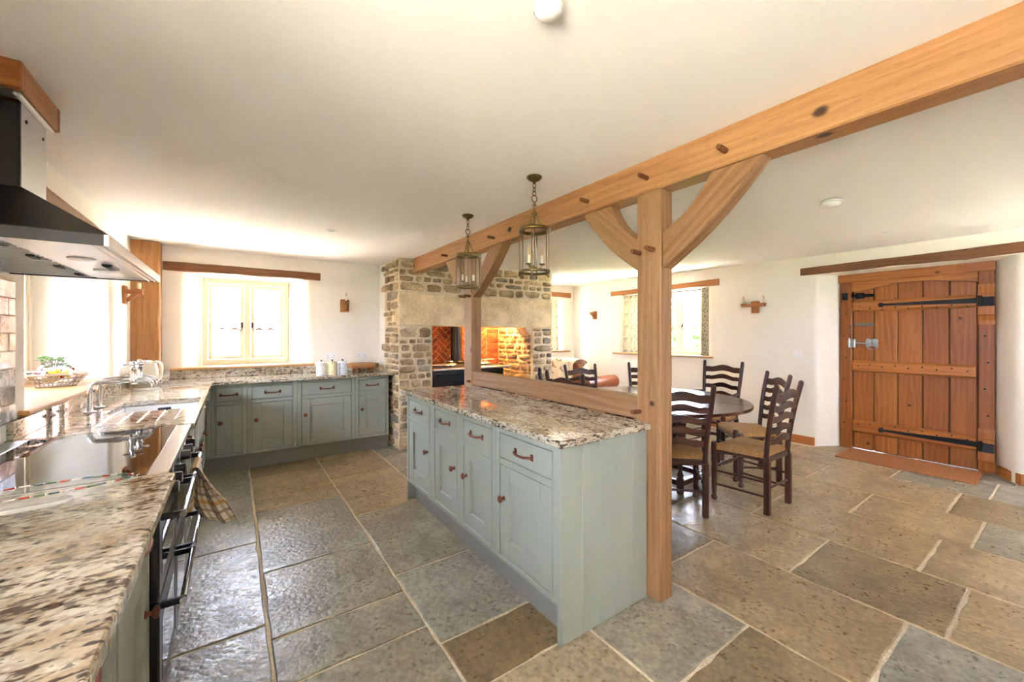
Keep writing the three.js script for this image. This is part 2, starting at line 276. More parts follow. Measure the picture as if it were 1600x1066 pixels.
{
  const f = (u, v) => { const x = -1.35 + u * 7.7, z = -6.6 + v * 8.6; return [x, ceilH(x, z), z]; };
  const low = grid(36, 20, f), hi = grid(1, 1, (u, v) => [-1.35 + u * 7.7, 2.75, -6.6 + v * 8.6]);
  structMesh('ceiling', uvBox(merge([low, hi]), 'x', 0, 0), M.ceil, 'low white plaster ceiling', 'ceiling').geometry = smooth(uvBox(merge([low, hi]), 'x', 0, 0), .5);
}
// ---------- floor: mortar bed with flagstones ----------
const floor = structMesh('floor', box(-1.3, 6.3, -.6, -.0045, -6.6, 2.0, 0), M.floorMortar, 'stone flag floor with pale mortar joints', 'floor');
{
  const r = rng(31);
  const flag = (x0, x1, z0, z1, mi) => {
    const J = .0062, w = x1 - x0, d = z1 - z0, o = [], nx = Math.max(3, Math.round(w / .09)), nz = Math.max(3, Math.round(d / .09));
    const jit = () => (r() - .5) * .007 - (r() < .08 ? r() * .007 : 0);
    for (let i = 0; i < nx; i++) o.push([x0 + J + (w - 2 * J) * i / nx, z0 + J - (i ? jit() : 0)]);
    for (let i = 0; i < nz; i++) o.push([x1 - J + (i ? jit() : 0), z0 + J + (d - 2 * J) * i / nz]);
    for (let i = 0; i < nx; i++) o.push([x1 - J - (w - 2 * J) * i / nx, z1 - J + (i ? jit() : 0)]);
    for (let i = 0; i < nz; i++) o.push([x0 + J - (i ? jit() : 0), z1 - J - (d - 2 * J) * i / nz]);
    const cx = (x0 + x1) / 2, cz = (z0 + z1) / 2, n = o.length, pos = [], top = r() * .0012, ins = (p, k) => { const dx = cx - p[0], dz = cz - p[1], l = Math.hypot(dx, dz); return [p[0] + dx / l * k, p[1] + dz / l * k]; };
    const P = (p, y) => [p[0] - cx, y, p[1] - cz];
    for (let i = 0; i < n; i++) {
      const a = o[i], b = o[(i + 1) % n], ia = ins(a, .006), ib = ins(b, .006);
      pos.push(...P(ia, top), ...P([cx, cz], top), ...P(ib, top), ...P(a, top - .003), ...P(ia, top), ...P(ib, top), ...P(a, top - .003), ...P(ib, top), ...P(b, top - .003), ...P(a, -.02), ...P(a, top - .003), ...P(b, top - .003), ...P(a, -.02), ...P(b, top - .003), ...P(b, -.02));
    }
    const g = new THREE.BufferGeometry(); g.setAttribute('position', new THREE.Float32BufferAttribute(pos, 3)); g.computeVertexNormals();
    const m = mesh('flagstone', uvBox(g, 'x', r() * 5, r() * 5), flagMats[mi ?? Math.floor(r() * flagMats.length)], floor); m.position.set(cx, 0, cz);
  };
  // columns between x joints; each with its cross joints (z) and stone tones
  const X = [-.83, -.52, .13, .742, 1.345, 1.97, 2.602, 3.22, 3.842, 4.452, 5.093, 5.70, 6.2];
  const C = [
    [[1.5, .6, -.3, -1.2, -2.1, -3.0, -3.6, -4.5, -5.33], []],
    [[1.5, .9, 0, -.65, -1.28, -2.184, -3.09, -4.005, -4.9], [0, 1, 0, 6, 0, 0, 6, 0]],
    [[1.5, .6, .0, -.85, -1.757, -2.06, -2.662, -3.607, -3.872, -4.483, -5.0], [2, 4, 0, 0, 0, 0, 1, 2, 4, 3]],
    [[1.5, .9, .3, -.45, -1.327, -1.618, -2.225, -3.136, -3.441, -4.047, -4.95], [2, 0, 4, 7, 5, 6, 0, 2, 2, 4]],
    [[1.5, .75, .1, -.28, -.9, -1.5, -2.4, -3.3, -3.91, -4.475, -5.0], [2, 4, 2, 3, 0, 1, 0, 1, 0, 1]],
    [[1.5, .7, .2, -.48, -1.405, -2.0, -2.9, -3.5, -4.4, -5.0], [2, 4, 6, 4, 3, 0, 1, 2, 0]],
    [[1.5, .85, .25, -.356, -.97, -1.88, -2.5, -3.4, -4.0, -4.9], [0, 2, 4, 3, 2, 0, 4, 1, 2]],
    [[1.5, .9, .1, -.549, -1.458, -2.05, -2.96, -3.56, -4.6], [2, 4, 2, 4, 2, 0, 4, 2]],
    [[1.5, .8, .2, -.418, -1.033, -1.95, -2.6, -3.5, -4.1, -5.0, -6.1], [4, 3, 0, 2, 4, 2, 0, 4, 2, 0]],
    [[1.5, .6, .0, -.61, -1.524, -2.1, -3.0, -3.6, -4.5, -5.1, -6.1], [2, 4, 3, 2, 4, 2, 0, 4, 2, 0]],
    [[1.5, .5, -.452, -1.064, -1.98, -2.6, -3.5, -4.1, -5, -6.1], [6, 6, 1, 4, 2, 0, 4, 2, 0]],
    [[.9, .1, -.36, -1.06, -1.87], [6, 6, 6, 4]],
  ];
  C.forEach(([zs, ms], i) => { for (let k = 0; k < zs.length - 1; k++) flag(X[i], X[i + 1], zs[k + 1], zs[k], ms[k]); });
}
// ---------- stone chimney ----------
const CX0 = 1.59, CX1 = 3.93, CZ = -4.6, OX0 = 2.005, OX1 = 3.565, OT = 1.457, IB = -5.5;
const chimney = structMesh('wall_chimney', [box(CX0, OX0, 0, 2.5, IB, CZ, 0), box(OX1, CX1, 0, 2.5, -6.1, CZ, 0), box(CX0, OX1, 0, 2.5, -6.5, IB, 0), box(OX0, OX1, 1.81, 2.5, IB, CZ, 0), box(CX0, 1.7, 0, 2.5, -5.9, IB, 0)], M.mortar, 'rubble stone chimney breast with wide inglenook opening', 'chimney');
function stoneGeo(w, h, d, r) {
  const N = 12, pos = [], ring = (k, z) => { const a = []; for (let i = 0; i < N; i++) { const t = (i + .5) / N * 2 * PI, c = Math.cos(t), s = Math.sin(t), q = Math.pow(Math.pow(Math.abs(c), 5) + Math.pow(Math.abs(s), 5), -1 / 5); a.push([c * q * w / 2 * k * j[i], s * q * h / 2 * k * j[i], z + (z > d * .5 ? (zz[i] - .5) * d * .35 : 0)]); } return a; };
  const j = Array.from({ length: N }, () => .82 + r() * .2), zz = Array.from({ length: N }, () => r());
  const A = ring(1, -.012), B = ring(.955, d * .72), Cc = ring(.6, d), ct = [0, 0, d * (.9 + r() * .3)];
  const verts = [...A, ...B, ...Cc, ct], idx = [];
  for (let i = 0; i < N; i++) { const n = (i + 1) % N; for (const o of [0, N]) idx.push(o + i, o + n, o + N + n, o + i, o + N + n, o + N + i); idx.push(2 * N + i, 2 * N + n, 3 * N); }
  const g = new THREE.BufferGeometry(); g.setAttribute('position', new THREE.Float32BufferAttribute(verts.flat(), 3)); g.setIndex(idx); g.computeVertexNormals();
  const ou = r() * 4, ov = r() * 4, uv = verts.map(p => [ou + p[0] + p[2], ov + p[1] + p[2]]).flat(); g.setAttribute('uv', new THREE.Float32BufferAttribute(uv, 2)); return fin(g);
}
function rubble(parent, a0, a1, b0, b1, place, seed, keep = () => true, o = {}) {
  const r = rng(seed); let y = b0 + .006;
  while (y < b1 - .035) {
    let h = Math.min((o.h0 ?? .045) + r() * (o.h1 ?? .085), b1 - y - .006); if (b1 - y - h < .05) h = b1 - y - .006;
    let x = a0 + (r() < .5 ? -.01 : .012);
    while (x < a1 - .04) {
      let w = h * (.9 + r() * r() * 3.2) + .03; if (a1 - x - w < .07) w = a1 - x - .006;
      const hh = h * (.70 + r() * .26), ww = w - .012 - r() * .02, cx = x + w / 2, cy = y + h / 2 + (r() - .5) * .012;
      if (keep(cx, cy, r)) { const m = mesh('stone', stoneGeo(ww, hh, .012 + r() * .014, r), stoneMats[Math.floor(r() * stoneMats.length)], parent); place(m, cx, cy); m.rotation.z += (r() - .5) * .05; }
      x += w;
    }
    y += h;
  }
}
const onFront = (m, x, y) => m.position.set(x, y, CZ), onSide = (m, z, y) => { m.position.set(CX0, y, z); m.rotation.y = -PI / 2; };
rubble(chimney, CX0, CX1, 1.855, 2.257, onFront, 11);
rubble(chimney, CX0, OX0, 0, 1.455, onFront, 12);
rubble(chimney, OX1, CX1, 0, 1.455, onFront, 13);
rubble(chimney, -5.25, CZ, 0, 1.455, onSide, 14, (z, y, r) => z > -5.07 - r() * .12);
rubble(chimney, -5.25, CZ, 1.455, 2.257, onSide, 15, (z, y, r) => z > -4.98 - Math.max(0, y - 1.7) * .4 - r() * .1 && !(z > -4.74 && y < 1.8));
rubble(chimney, IB, -4.63, 0, 1.78, (m, z, y) => { m.position.set(OX1, y, z); m.rotation.y = -PI / 2; }, 16);
mesh('lintel_stone', box(CX0 - .006, 2.62, 1.459, 1.845, -4.86, CZ + .012, .008), M.lintelStone, chimney);
mesh('lintel_stone', box(2.626, CX1 + .002, OT, 1.85, -4.86, CZ + .010, .008), M.lintelStone, chimney);
mesh('bracket_stone', put(extrude([[0, 0], [0, -.12], [-.03, -.12], [-.125, -.015], [-.125, 0]], .24, .004), OX1, OT, -4.85), M.lintelStone, chimney);
mesh('plaster_patch', box(CX0 - .004, CX0 + .01, 0, 2.257, ZB - .01, -5.13, .003), M.plaster, chimney);
// herringbone brick back
{
  const z = IB + .004, r = rng(77), clip = (poly, x0, x1, y0, y1) => {
    const cut = (p, ins, f) => { const o = []; p.forEach((a, i) => { const b = p[(i + 1) % p.length], A = ins(a), B = ins(b); if (A) o.push(a); if (A !== B) o.push(f(a, b)); }); return o; };
    const lx = (x) => (a, b) => { const t = (x - a[0]) / (b[0] - a[0]); return [x, a[1] + t * (b[1] - a[1])]; }, ly = (y) => (a, b) => { const t = (y - a[1]) / (b[1] - a[1]); return [a[0] + t * (b[0] - a[0]), y]; };
    poly = cut(poly, p => p[0] >= x0, lx(x0)); poly = cut(poly, p => p[0] <= x1, lx(x1)); poly = cut(poly, p => p[1] >= y0, ly(y0)); return cut(poly, p => p[1] <= y1, ly(y1));
  };
  mesh('brick_backing', box(OX0, OX1, .0, 1.81, IB - .001, z, 0), M.brickMortar, chimney);
  const W = .074, L = 3 * W, j = .006, c = Math.SQRT1_2;
  for (let i = -30; i < 30; i++) for (let k = -8; k < 8; k++) for (const h of [0, 1]) {
    let q = h ? [[i * W, (i + 1) * W], [(i + 1) * W, (i + 4) * W]] : [[i * W, i * W], [(i + 3) * W, (i + 1) * W]];
    const x0 = q[0][0] + 6 * W * k + j, y0 = q[0][1] + j, x1 = q[1][0] + 6 * W * k - j, y1 = q[1][1] - j;
    let poly = [[x0, y0], [x1, y0], [x1, y1], [x0, y1]].map(([a, b]) => [2.66 + (a - b) * c, 1.22 + (a + b) * c]);
    poly = clip(poly, OX0 + .01, 3.318, .86, 1.8); if (poly.length < 3) continue;
    let ar = 0; poly.forEach((p, n) => { const b = poly[(n + 1) % poly.length]; ar += p[0] * b[1] - b[0] * p[1]; }); if (Math.abs(ar) < .0012) continue;
    mesh('brick', put(extrude(poly, .012, 0), 0, 0, z), brickMats[Math.floor(r() * 4)], chimney);
  }
  for (let y = .84, n = 0; y < 1.8; y += .077, n++) mesh('brick', box(3.33, 3.545, y, y + .064, z, z + .016, .003), brickMats[n % 4], chimney);
}
// ---------- windows ----------
// local: x along, y up, z towards the room; origin at the middle of the sill
function makeWindow(name, label, pos, turn, W, H, n, mat) {
  const t = struct(name, label, 'window', pos, turn), f = .052, m = .062, d = .07;
  mesh('frame', [box(-W / 2, -W / 2 + f, 0, H, -d, 0, .003, 'y'), box(W / 2 - f, W / 2, 0, H, -d, 0, .003, 'y'), box(-W / 2 + f, W / 2 - f, H - f * 1.25, H, -d, 0, .003), box(-W / 2 + f, W / 2 - f, 0, f * 1.1, -d, 0, .003)], mat, t);
  const cw = (W - 2 * f - (n - 1) * m) / n, y0 = f * 1.1, y1 = H - f * 1.25;
  for (let i = 0; i < n; i++) {
    const x0 = -W / 2 + f + i * (cw + m), x1 = x0 + cw, s = .042, e = .004;
    if (i) mesh('mullion', box(x0 - m, x0, y0, y1, -d, 0, .003, 'y'), mat, t);
    const c = mesh('casement', [box(x0 + e, x0 + s, y0 + e, y1 - e, -.05, -.006, .004, 'y'), box(x1 - s, x1 - e, y0 + e, y1 - e, -.05, -.006, .004, 'y'), box(x0 + s, x1 - s, y1 - s, y1 - e, -.05, -.006, .004), box(x0 + s, x1 - s, y0 + e, y0 + s, -.05, -.006, .004)], mat, t);
    mesh('pane', box(x0 + s - .004, x1 - s + .004, y0 + s - .004, y1 - s + .004, -.032, -.030, 0), M.glass, c);
    mesh('glazing_bar', box(x0 + s, x1 - s, y0 + .405 * H - .006, y0 + .405 * H + .006, -.040, -.020, .002), mat, c);
    if (n < 3 || i !== 1) {
      const hx = (i === 0) ? x1 - s / 2 : x0 + s / 2, sg = i === 0 ? -1 : 1, hy = y0 + .40 * H;
      mesh('handle', [box(hx - .009, hx + .009, hy - .03, hy + .03, -.006, .002, .002), tube([[hx, hy + .01, .004], [hx, hy - .01, .022], [hx + sg * .006, hy - .05, .024], [hx + sg * .024, hy - .072, .024], [hx + sg * .040, hy - .062, .024], [hx + sg * .036, hy - .045, .024], [hx + sg * .024, hy - .05, .024]], .0042, 30, 6)], M.iron, c);
    }
  }
  mesh('trickle_vent', box(-.115, .115, H - f * .85, H - f * .5, 0, .008, .003), mat, t);
  return t;
}
makeWindow('window_1', 'cream two-casement window above the back worktop looking at a tiled barn', [.133, 1.010, ZB - .32], 0, .85, .99, 2, M.cream);
makeWindow('window_2', 'cream casement window in the recess above the sink', [XL - .40, 1.006, -3.80], PI / 2, 1.16, .93, 2, M.cream);
makeWindow('window_3', 'cream casement window between patterned curtains beside the dining table', [XR + .28, 1.03, -4.08], -PI / 2, 1.32, 1.04, 3, M.cream);
makeWindow('window_4', 'cream casement window behind the armchair beside the chimney', [4.985, 1.03, ZE - .28], 0, .87, 1.02, 2, M.cream);
makeWindow('window_5', 'cream casement window above the foreground worktop', [XL - .40, 1.006, .46], PI / 2, 1.72, 1.07, 4, M.cream);
makeWindow('window_6', 'cream casement window in the wall opposite the chimney', [5.0, 1.01, ZF + .25], PI, .66, 1.03, 2, M.cream);
// sills, lintels, posts
structMesh('trim_1', box(-.525, .795, .984, 1.010, ZB - .34, ZB + .045, .006), M.oakCill, 'oak window board under the barn-view window', 'window board');
structMesh('trim_2', box(XL - .42, XL + .035, .982, 1.006, -4.62, -2.755, .006, 'z'), M.oakCill, 'wide oak window board above the sink carrying the basket', 'window board');
structMesh('trim_3', box(XR - .05, XR + .30, 1.003, 1.030, -5.02, -3.14, .006, 'z'), M.oakCill, 'oak window board below the patterned curtains', 'window board');
structMesh('trim_4', box(4.35, 5.66, 1.003, 1.030, ZE - .30, ZE + .05, .006), M.oakCill, 'oak window board behind the armchair', 'window board');
const wonky = (L, h0, h1, d, seed, axis) => { const r = rng(seed), n = 14, p = []; for (let i = 0; i <= n; i++) p.push([L * i / n, -h0 / 2 + (r() - .5) * .008 - .004 * Math.sin(i)]); for (let i = n; i >= 0; i--) p.push([L * i / n, h0 / 2 + (h1 - h0) * i / n + (r() - .5) * .006]); return extrude(p, d, .004, 'x'); };
const addLintel = (name, L, h0, h1, pos, turn, seed, label, mat = M.oakDark) => { const m = structMesh(name, wonky(L, h0, h1, .09, seed), mat, label, 'lintel'); m.position.set(...pos); m.rotation.y = turn; };
addLintel('trim_5', 1.45, .085, .088, [-.585, 2.053, ZB - .07], 0, 3, 'dark oak lintel above the barn-view window');
addLintel('trim_6', 2.4, .088, .105, [XR + .07, 2.128, -2.035], -PI / 2, 4, 'long weathered oak lintel above the plank door');
addLintel('trim_7', 2.03, .075, .09, [XR + .07, 2.112, -5.085], -PI / 2, 5, 'oak lintel above the curtained window near the dining table', M.sconceOak);
addLintel('trim_8', 1.45, .09, .095, [4.25, 2.155, ZE - .07], 0, 6, 'oak lintel above the window behind the armchair', M.sconceOak);
addLintel('trim_9', 2.1, .075, .08, [XL - .07, 2.072, -2.66], PI / 2, 8, 'pale oak lintel above the sink window', M.oakRail);
structMesh('trim_10', box(-.822, -.592, .9, 2.26, ZB - .005, -5.15, .012, 'y'), M.oakPanel, 'broad oak corner post rising from worktop to ceiling behind the kettle', 'post');
// skirting on the door wall
structMesh('baseboard_right', box(XR - .018, XR, 0, .10, -6.06, -1.9, .004, 'z'), M.skirt, 'low oak skirting board along the dining wall', 'skirting board');
{
  const seg = (x0, z0, x1, z1) => { const L = Math.hypot(x1 - x0, z1 - z0), a = Math.atan2(-(z1 - z0), x1 - x0); return put(cb(L + .012, .10, .016, .004), (x0 + x1) / 2, .05, (z0 + z1) / 2, a); };
  structMesh('baseboard_reveal', [seg(5.795, -1.905, 6.025, -1.745)], M.skirt, 'short oak skirting in the latch-side door reveal', 'skirting board');
  structMesh('baseboard_corner', [seg(6.02, -.485, 5.80, -.345), box(XR - .018, XR, 0, .10, -.34, 1.49, .004, 'z')], M.skirt, 'oak skirting turning out of the hinge-side door reveal', 'skirting board');
}
// ---------- oak timber frame over the island ----------
{
  const t = thing('timber_frame', 'pegged oak post and beam frame with curved braces standing behind the island', 'timber frame', [1.83, 0, -1.29]);
  const P = (n, g, m, par = t) => { g = Array.isArray(g) ? merge(g) : g; g.translate(-1.83, 0, 1.29); return mesh(n, g, m, par); };
  const bx0 = 1.755, bx1 = 1.872, bot = 2.092;
  const beam = P('beam', box(bx0, bx1, bot, 2.262, -4.59, 1.48, .006, 'z'), M.oakBeam);
  P('post', box(bx0 + .002, 1.858, 0, bot, -1.365, -1.220, .007, 'y'), M.oakPost);
  P('post', box(bx0 + .002, 1.858, 0, bot, -3.305, -3.157, .007, 'y'), M.oakPost);
  P('rail', box(bx0 + .008, 1.835, .902, 1.024, -3.157, -1.365, .006, 'z'), M.oakRail);
  // curved braces in the plane of the frame (z along, y up)
  const brace = (zp, s, w = .55) => { // zp: post face, s: direction
    const lo = [], hi = [], n = 10, A = [0, 1.69], B = [.44 * w / .5, bot];
    for (let i = 0; i <= n; i++) { const q = i / n, bow = Math.sin(q * PI) * .028; const z = A[0] + (B[0] - A[0]) * q, y = A[1] + (B[1] - A[1]) * q; lo.push([z + bow * .7, y - bow * .7]); }
    const A2 = [0, 1.865], B2 = [.44 * w / .5 - .215, bot];
    for (let i = 0; i <= n; i++) { const q = i / n, bow = Math.sin(q * PI) * .03; hi.push([A2[0] + (B2[0] - A2[0]) * q + bow * .6, A2[1] + (B2[1] - A2[1]) * q - bow * .6]); }
    let g = extrude([...lo, ...hi.reverse()], .085, .005, 'y'); const th = Math.atan2(B[1] - A[1], B[0]); g.rotateZ(-th); g = uvBox(g, 'x'); g.rotateZ(th); // x=z-offset, y, depth -> x
    g.rotateY(s > 0 ? -PI / 2 : PI / 2); // local x -> +z or -z
    g.translate(s > 0 ? bx0 + .100 : bx0 + .015, 0, zp); return g;
  };
  P('brace', brace(-1.220, 1, .53), M.oakPost); P('brace', brace(-1.365, -1, .47), M.oakPost);
  P('brace', brace(-3.157, 1, .55), M.oakPost); P('brace', brace(-3.305, -1, .48), M.oakPost);
  const peg = (y, z, x = bx0, L = .062) => P('peg', rod([x + .01, y, z], [x - L, y + .004, z], .0125, .0115, 10), M.peg);
  for (const [y, z] of [[2.151, -.896], [2.162, -1.30], [2.155, -1.72], [2.139, -3.66], [2.145, -2.78], [1.786, -1.262], [1.781, -1.345], [1.70, -3.19], [1.70, -3.28]]) peg(y, z);
  peg(.948, -1.345); peg(.93, -3.19, bx0, .03);
}
// ---------- plank door ----------
{
  const d = struct('door_1', 'heavy oak plank door with ledges and black strap hinges', 'door', [6.05, 0, -1.108], -PI / 2);
  // local x = world z + 1.108, local z = towards the room
  const jl0 = -.602, jl1 = -.488, jr0 = .497, jr1 = .603;
  mesh('jamb', box(jl0, jl1, 0, 1.975, -.10, .02, .006, 'y'), M.doorOak2, d);
  mesh('jamb', box(jr0, jr1, 0, 1.975, -.10, .02, .006, 'y'), M.doorOak2, d);
  mesh('head', extrude([[jl1, 1.975], [jl1, 1.858], [-.38, 1.868], [-.25, 1.893], [-.1, 1.922], [0, 1.931], [.1, 1.931], [.25, 1.916], [.4, 1.891], [jr0, 1.874], [jr0, 1.975]], .115, .004), M.doorOak3, d).position.z = -.095;
  mesh('head_beam', box(-.615, .61, 1.975, 2.068, -.10, .034, .006), M.doorOak3, d);
  const px = [-.486, -.296, -.095, .101, .298, .487], mats = [M.doorOak, M.doorOak3, M.doorOak, M.doorOak2, M.doorOak];
  for (let i = 0; i < 5; i++) mesh('plank', box(px[i] + .003, px[i + 1] - .003, .006, 1.945, -.055, -.022 + (i % 2) * .002, .006, 'y'), mats[i], d);
  mesh('door_backing', box(-.515, .53, .004, 1.97, -.07, -.056, 0, 'y'), M.iron, d);
  mesh('weather_bar', box(-.22, .495, .001, .024, -.056, -.050, .001), M.doorOak2, d);
  const ledge = (y0, y1, m) => { const h = (y1 - y0), s = [[0, 0], [.022, 0], [.042, .022], [.042, h - .022], [.022, h], [0, h]]; const g = extrude(s, .965, .0, 'z'); g.rotateY(PI / 2); g.scale(1, 1, -1); const ix = g.attributes.position; for (let i = 0; i < ix.count; i += 3) { const a = [ix.getX(i), ix.getY(i), ix.getZ(i)], b = [ix.getX(i + 1), ix.getY(i + 1), ix.getZ(i + 1)]; ix.setXYZ(i, ...b); ix.setXYZ(i + 1, ...a); } g.computeVertexNormals(); g.translate(-.482, y0, -.021); return mesh('ledge', uvBox(g, 'x'), m, d); };
  const L1 = ledge(1.622, 1.752, M.doorOak3), L2 = ledge(.915, 1.047, M.doorOak3), L3 = ledge(.198, .342, M.doorOak);
  // strap hinges
  for (const [y, L, par] of [[1.690, L1, 0], [.268, L3, 0]]) {
    const g = [extrude([[-.205, -.012], [.47, -.026], [.545, -.026], [.545, .026], [.47, .026], [-.205, .012]], .008, .001), lathe([[0, 0], [.026, 0], [.026, .008], [0, .009]], 16)];
    g[1].rotateX(PI / 2); g[1].translate(-.225, 0, 0);
    const h = mesh('strap_hinge', g, M.iron, d); h.position.set(0, y, .0215);
    mesh('hinge_pin', rod([.515, y - .045, .072], [.515, y + .045, .072], .014), M.iron, d);
    mesh('pintle_plate', box(.50, .602, y - .06, y + .03, .0622, .070, .002), y > 1 ? M.iron : M.steelDark, d);
    // shaped block on the jamb
    const s = [[.0, -.2], [.026, -.2], [.03, -.16], [.05, -.11], [.06, -.10], [.06, .10], [.05, .11], [.03, .16], [.026, .2], [0, .2]];
    const b = extrude(s, .108, 0, 'y'); b.rotateY(PI / 2); b.scale(1, 1, -1); const p = b.attributes.position; for (let i = 0; i < p.count; i += 3) { const A = [p.getX(i), p.getY(i), p.getZ(i)], B = [p.getX(i + 1), p.getY(i + 1), p.getZ(i + 1)]; p.setXYZ(i, ...B); p.setXYZ(i + 1, ...A); } b.computeVertexNormals(); b.translate(.497, y - .04, .002);
    mesh('hinge_block', uvBox(b, 'y'), M.doorOak3, d);
  }
  // nail heads on the ledges
  for (const [y, z] of [[1.635, .021], [.985, .021], [.30, .021]]) for (let i = 0; i < 9; i++) mesh('nail', lathe([[0, 0], [.008, 0], [.006, .004], [0, .005]], 6).rotateX(PI / 2).translate(-.43 + i * .107, y + (i % 2) * .02, z), M.iron, d);
  for (let i = 0; i < 6; i++) for (const x of [-.55, .55]) mesh('nail', lathe([[0, 0], [.009, 0], [.007, .005], [0, .006]], 6).rotateX(PI / 2).translate(x + (i % 2) * .02 - .01, .3 + i * .26, .02), M.iron, d);
  // top bolt
  const bt = mesh('rim_bolt', [box(-.455, -.375, 1.775, 1.84, -.02, .03, .006), box(-.375, -.295, 1.79, 1.825, -.02, .012, .004), rod([-.49, 1.808, .02], [-.29, 1.808, .02], .012), rod([-.41, 1.808, .03], [-.41, 1.808, .055], .013, .016)], M.iron, d);
  mesh('keep', [box(-.575, -.52, 1.765, 1.85, .02, .05, .006), box(-.565, -.53, 1.79, 1.826, .05, .056, .002)], M.iron, d);
  // chain slide and ring latch in pewter
  mesh('chain_slide', [box(-.475, -.315, 1.457, 1.487, -.02, -.012, .002), box(-.47, -.33, 1.465, 1.479, -.012, -.006, .001), rod([-.31, 1.472, -.02], [-.31, 1.472, -.008], .018)], M.pearl, d);
  { const links = []; for (let i = 0; i < 9; i++) { const g = new THREE.TorusGeometry(.012, .0028, 6, 12); g.scale(.7, 1, 1); if (i % 2) g.rotateY(PI / 2); g.translate(-.497 - .003 * Math.sin(i), 1.455 - i * .0185, .028); links.push(fin(g)); } const ch = mesh('chain', links, M.steelDark, d); ch.userData.label = 'short dark security chain'; }
  mesh('latch_plate', [box(-.525, -.46, 1.225, 1.285, .02, .028, .004), box(-.50, -.455, 1.20, 1.30, -.02, .026, .004), rod([-.52, 1.257, .03], [-.33, 1.250, .0], .008), rod([-.51, 1.2, .03], [-.51, 1.31, .03], .008)], M.pewter, d);
  { const q = []; for (let i = 0; i < 4; i++) q.push(put(lathe([[0, 0], [.030, 0], [.030, .004], [.02, .008], [0, .008]], 14).rotateX(PI / 2), -.315 + (i % 2 ? .028 : -.028), 1.255 + (i < 2 ? .022 : -.016), -.02)); mesh('ring_plate', q, M.pewter, d); }
  { const g = new THREE.TorusGeometry(.042, .006, 8, 24); g.scale(1.1, .75, 1); g.translate(-.305, 1.215, .01); mesh('ring_handle', fin(g), M.pewter, d); }
}
{
  const m = tag(mesh('doormat', box(5.47, 5.995, .002, .014, -1.6, -.565, .004), M.coir), 'brown coir doormat lying before the plank door', 'doormat');
}
// ---------- kitchen cabinets ----------
function bowHandle(L = .13) { return [tube([[-L / 2, 0, .006], [-L / 2 + .012, 0, .022], [-L / 4, -.003, .030], [0, -.004, .032], [L / 4, -.003, .030], [L / 2 - .012, 0, .022], [L / 2, 0, .006]], .0062, 22, 8), box(-L / 2 - .010, -L / 2 + .010, -.016, .016, 0, .006, .003), box(L / 2 - .010, L / 2 + .010, -.016, .016, 0, .006, .003)]; }
const knobGeo = lathe([[0, 0], [.012, 0], [.012, .003], [.007, .006], [.0065, .016], [.015, .020], [.019, .026], [.017, .032], [.008, .036], [0, .0365]], 20).rotateX(PI / 2);
// local: x along the front, y up, z out of the front; origin in the middle of the front at floor level
function cabinet(label, pos, turn, W, group, o = {}) {
  const t = thing('base_cabinet', label, 'cabinet', pos, turn, group), y0 = .160, y1 = o.low ? .642 : .862, D = o.depth ?? .52, x0 = -W / 2 + .0008, x1 = W / 2 - .0008, fw = o.fw ?? .036;
  const dr0 = .700, dr1 = .832, do0 = .188, do1 = o.low ? .610 : .667, iL = x0 + fw, iR = x1 - fw, g = .0042;
  mesh('carcass', [box(x0, x1, y0, y1, -D, -.024, .001)], M.sage, t);
  mesh('face_frame', [box(x0, iL, y0, y1, -.022, 0, .0025, 'y'), box(iR, x1, y0, y1, -.022, 0, .0025, 'y'), ...(o.low ? [] : [box(iL, iR, dr1, y1, -.022, 0, .002)]), box(iL, iR, do1, o.low ? y1 : dr0, -.022, 0, .002), box(iL, iR, y0, do0, -.022, 0, .002)], M.sage, t);
  for (const bx of [iL, iR - .004]) mesh('frame_bead', box(bx, bx + .004, y0 + .03, y1 - .03, -.020, .003, .001, 'y'), M.sage, t);
  if (!o.low) { const dw = mesh('drawer', box(iL + g + .004, iR - g - .004, dr0 + g, dr1 - g, -.022, -.001, .002), M.sage, t);
  mesh('handle', put(merge(bowHandle(o.handle ?? .13)), 0, (dr0 + dr1) / 2, -.001), M.copper, dw); }
  const s = o.stile ?? .072, a = iL + g + .004, b = iR - g - .004, c = do0 + g, e = do1 - g;
  const door = mesh('door', [box(a, a + s, c, e, -.022, -.001, .0018, 'y'), box(b - s, b, c, e, -.022, -.001, .0018, 'y'), box(a + s + .0008, b - s - .0008, e - s, e, -.022, -.0016, .0018), box(a + s + .0008, b - s - .0008, c, c + s + .01, -.022, -.0016, .0018)], M.sage, t);
  mesh('panel', box(a + s - .006, b - s + .006, c + s, e - s + .006, -.0215, -.0175, 0), M.sage, door);
  mesh('knob', put(knobGeo.clone(), o.knob < 0 ? a + s * .42 : b - s * .42, .494, -.001), M.copper, door);
  return t;
}
const IX = 1.165, islandZ = [-3.180, -2.677, -2.242, -1.827, -1.322];
['island base cabinet at the chimney end with its knob on the sink-window side', 'narrow island base cabinet beside the chimney-end cabinet', 'narrow island base cabinet next to the wide cabinet by the panelled end', 'wide island base cabinet beside the panelled island end'].forEach((l, i) => {
  const z0 = islandZ[i], z1 = islandZ[i + 1]; l = ['island base cabinet at the end facing the stone chimney', 'second narrow island base cabinet from the stone chimney, knob paired with its neighbour', 'third narrow island base cabinet from the stone chimney', 'wide island base cabinet beside the boarded end panel'][i];
  cabinet(l, [IX, 0, (z0 + z1) / 2], -PI / 2, z1 - z0, 'island cabinets', { knob: i < 2 ? 1 : -1, fw: [.04, .042, .04, .034][i], handle: .135, stile: i === 1 || i === 2 ? .074 : .082, depth: .54 });
});
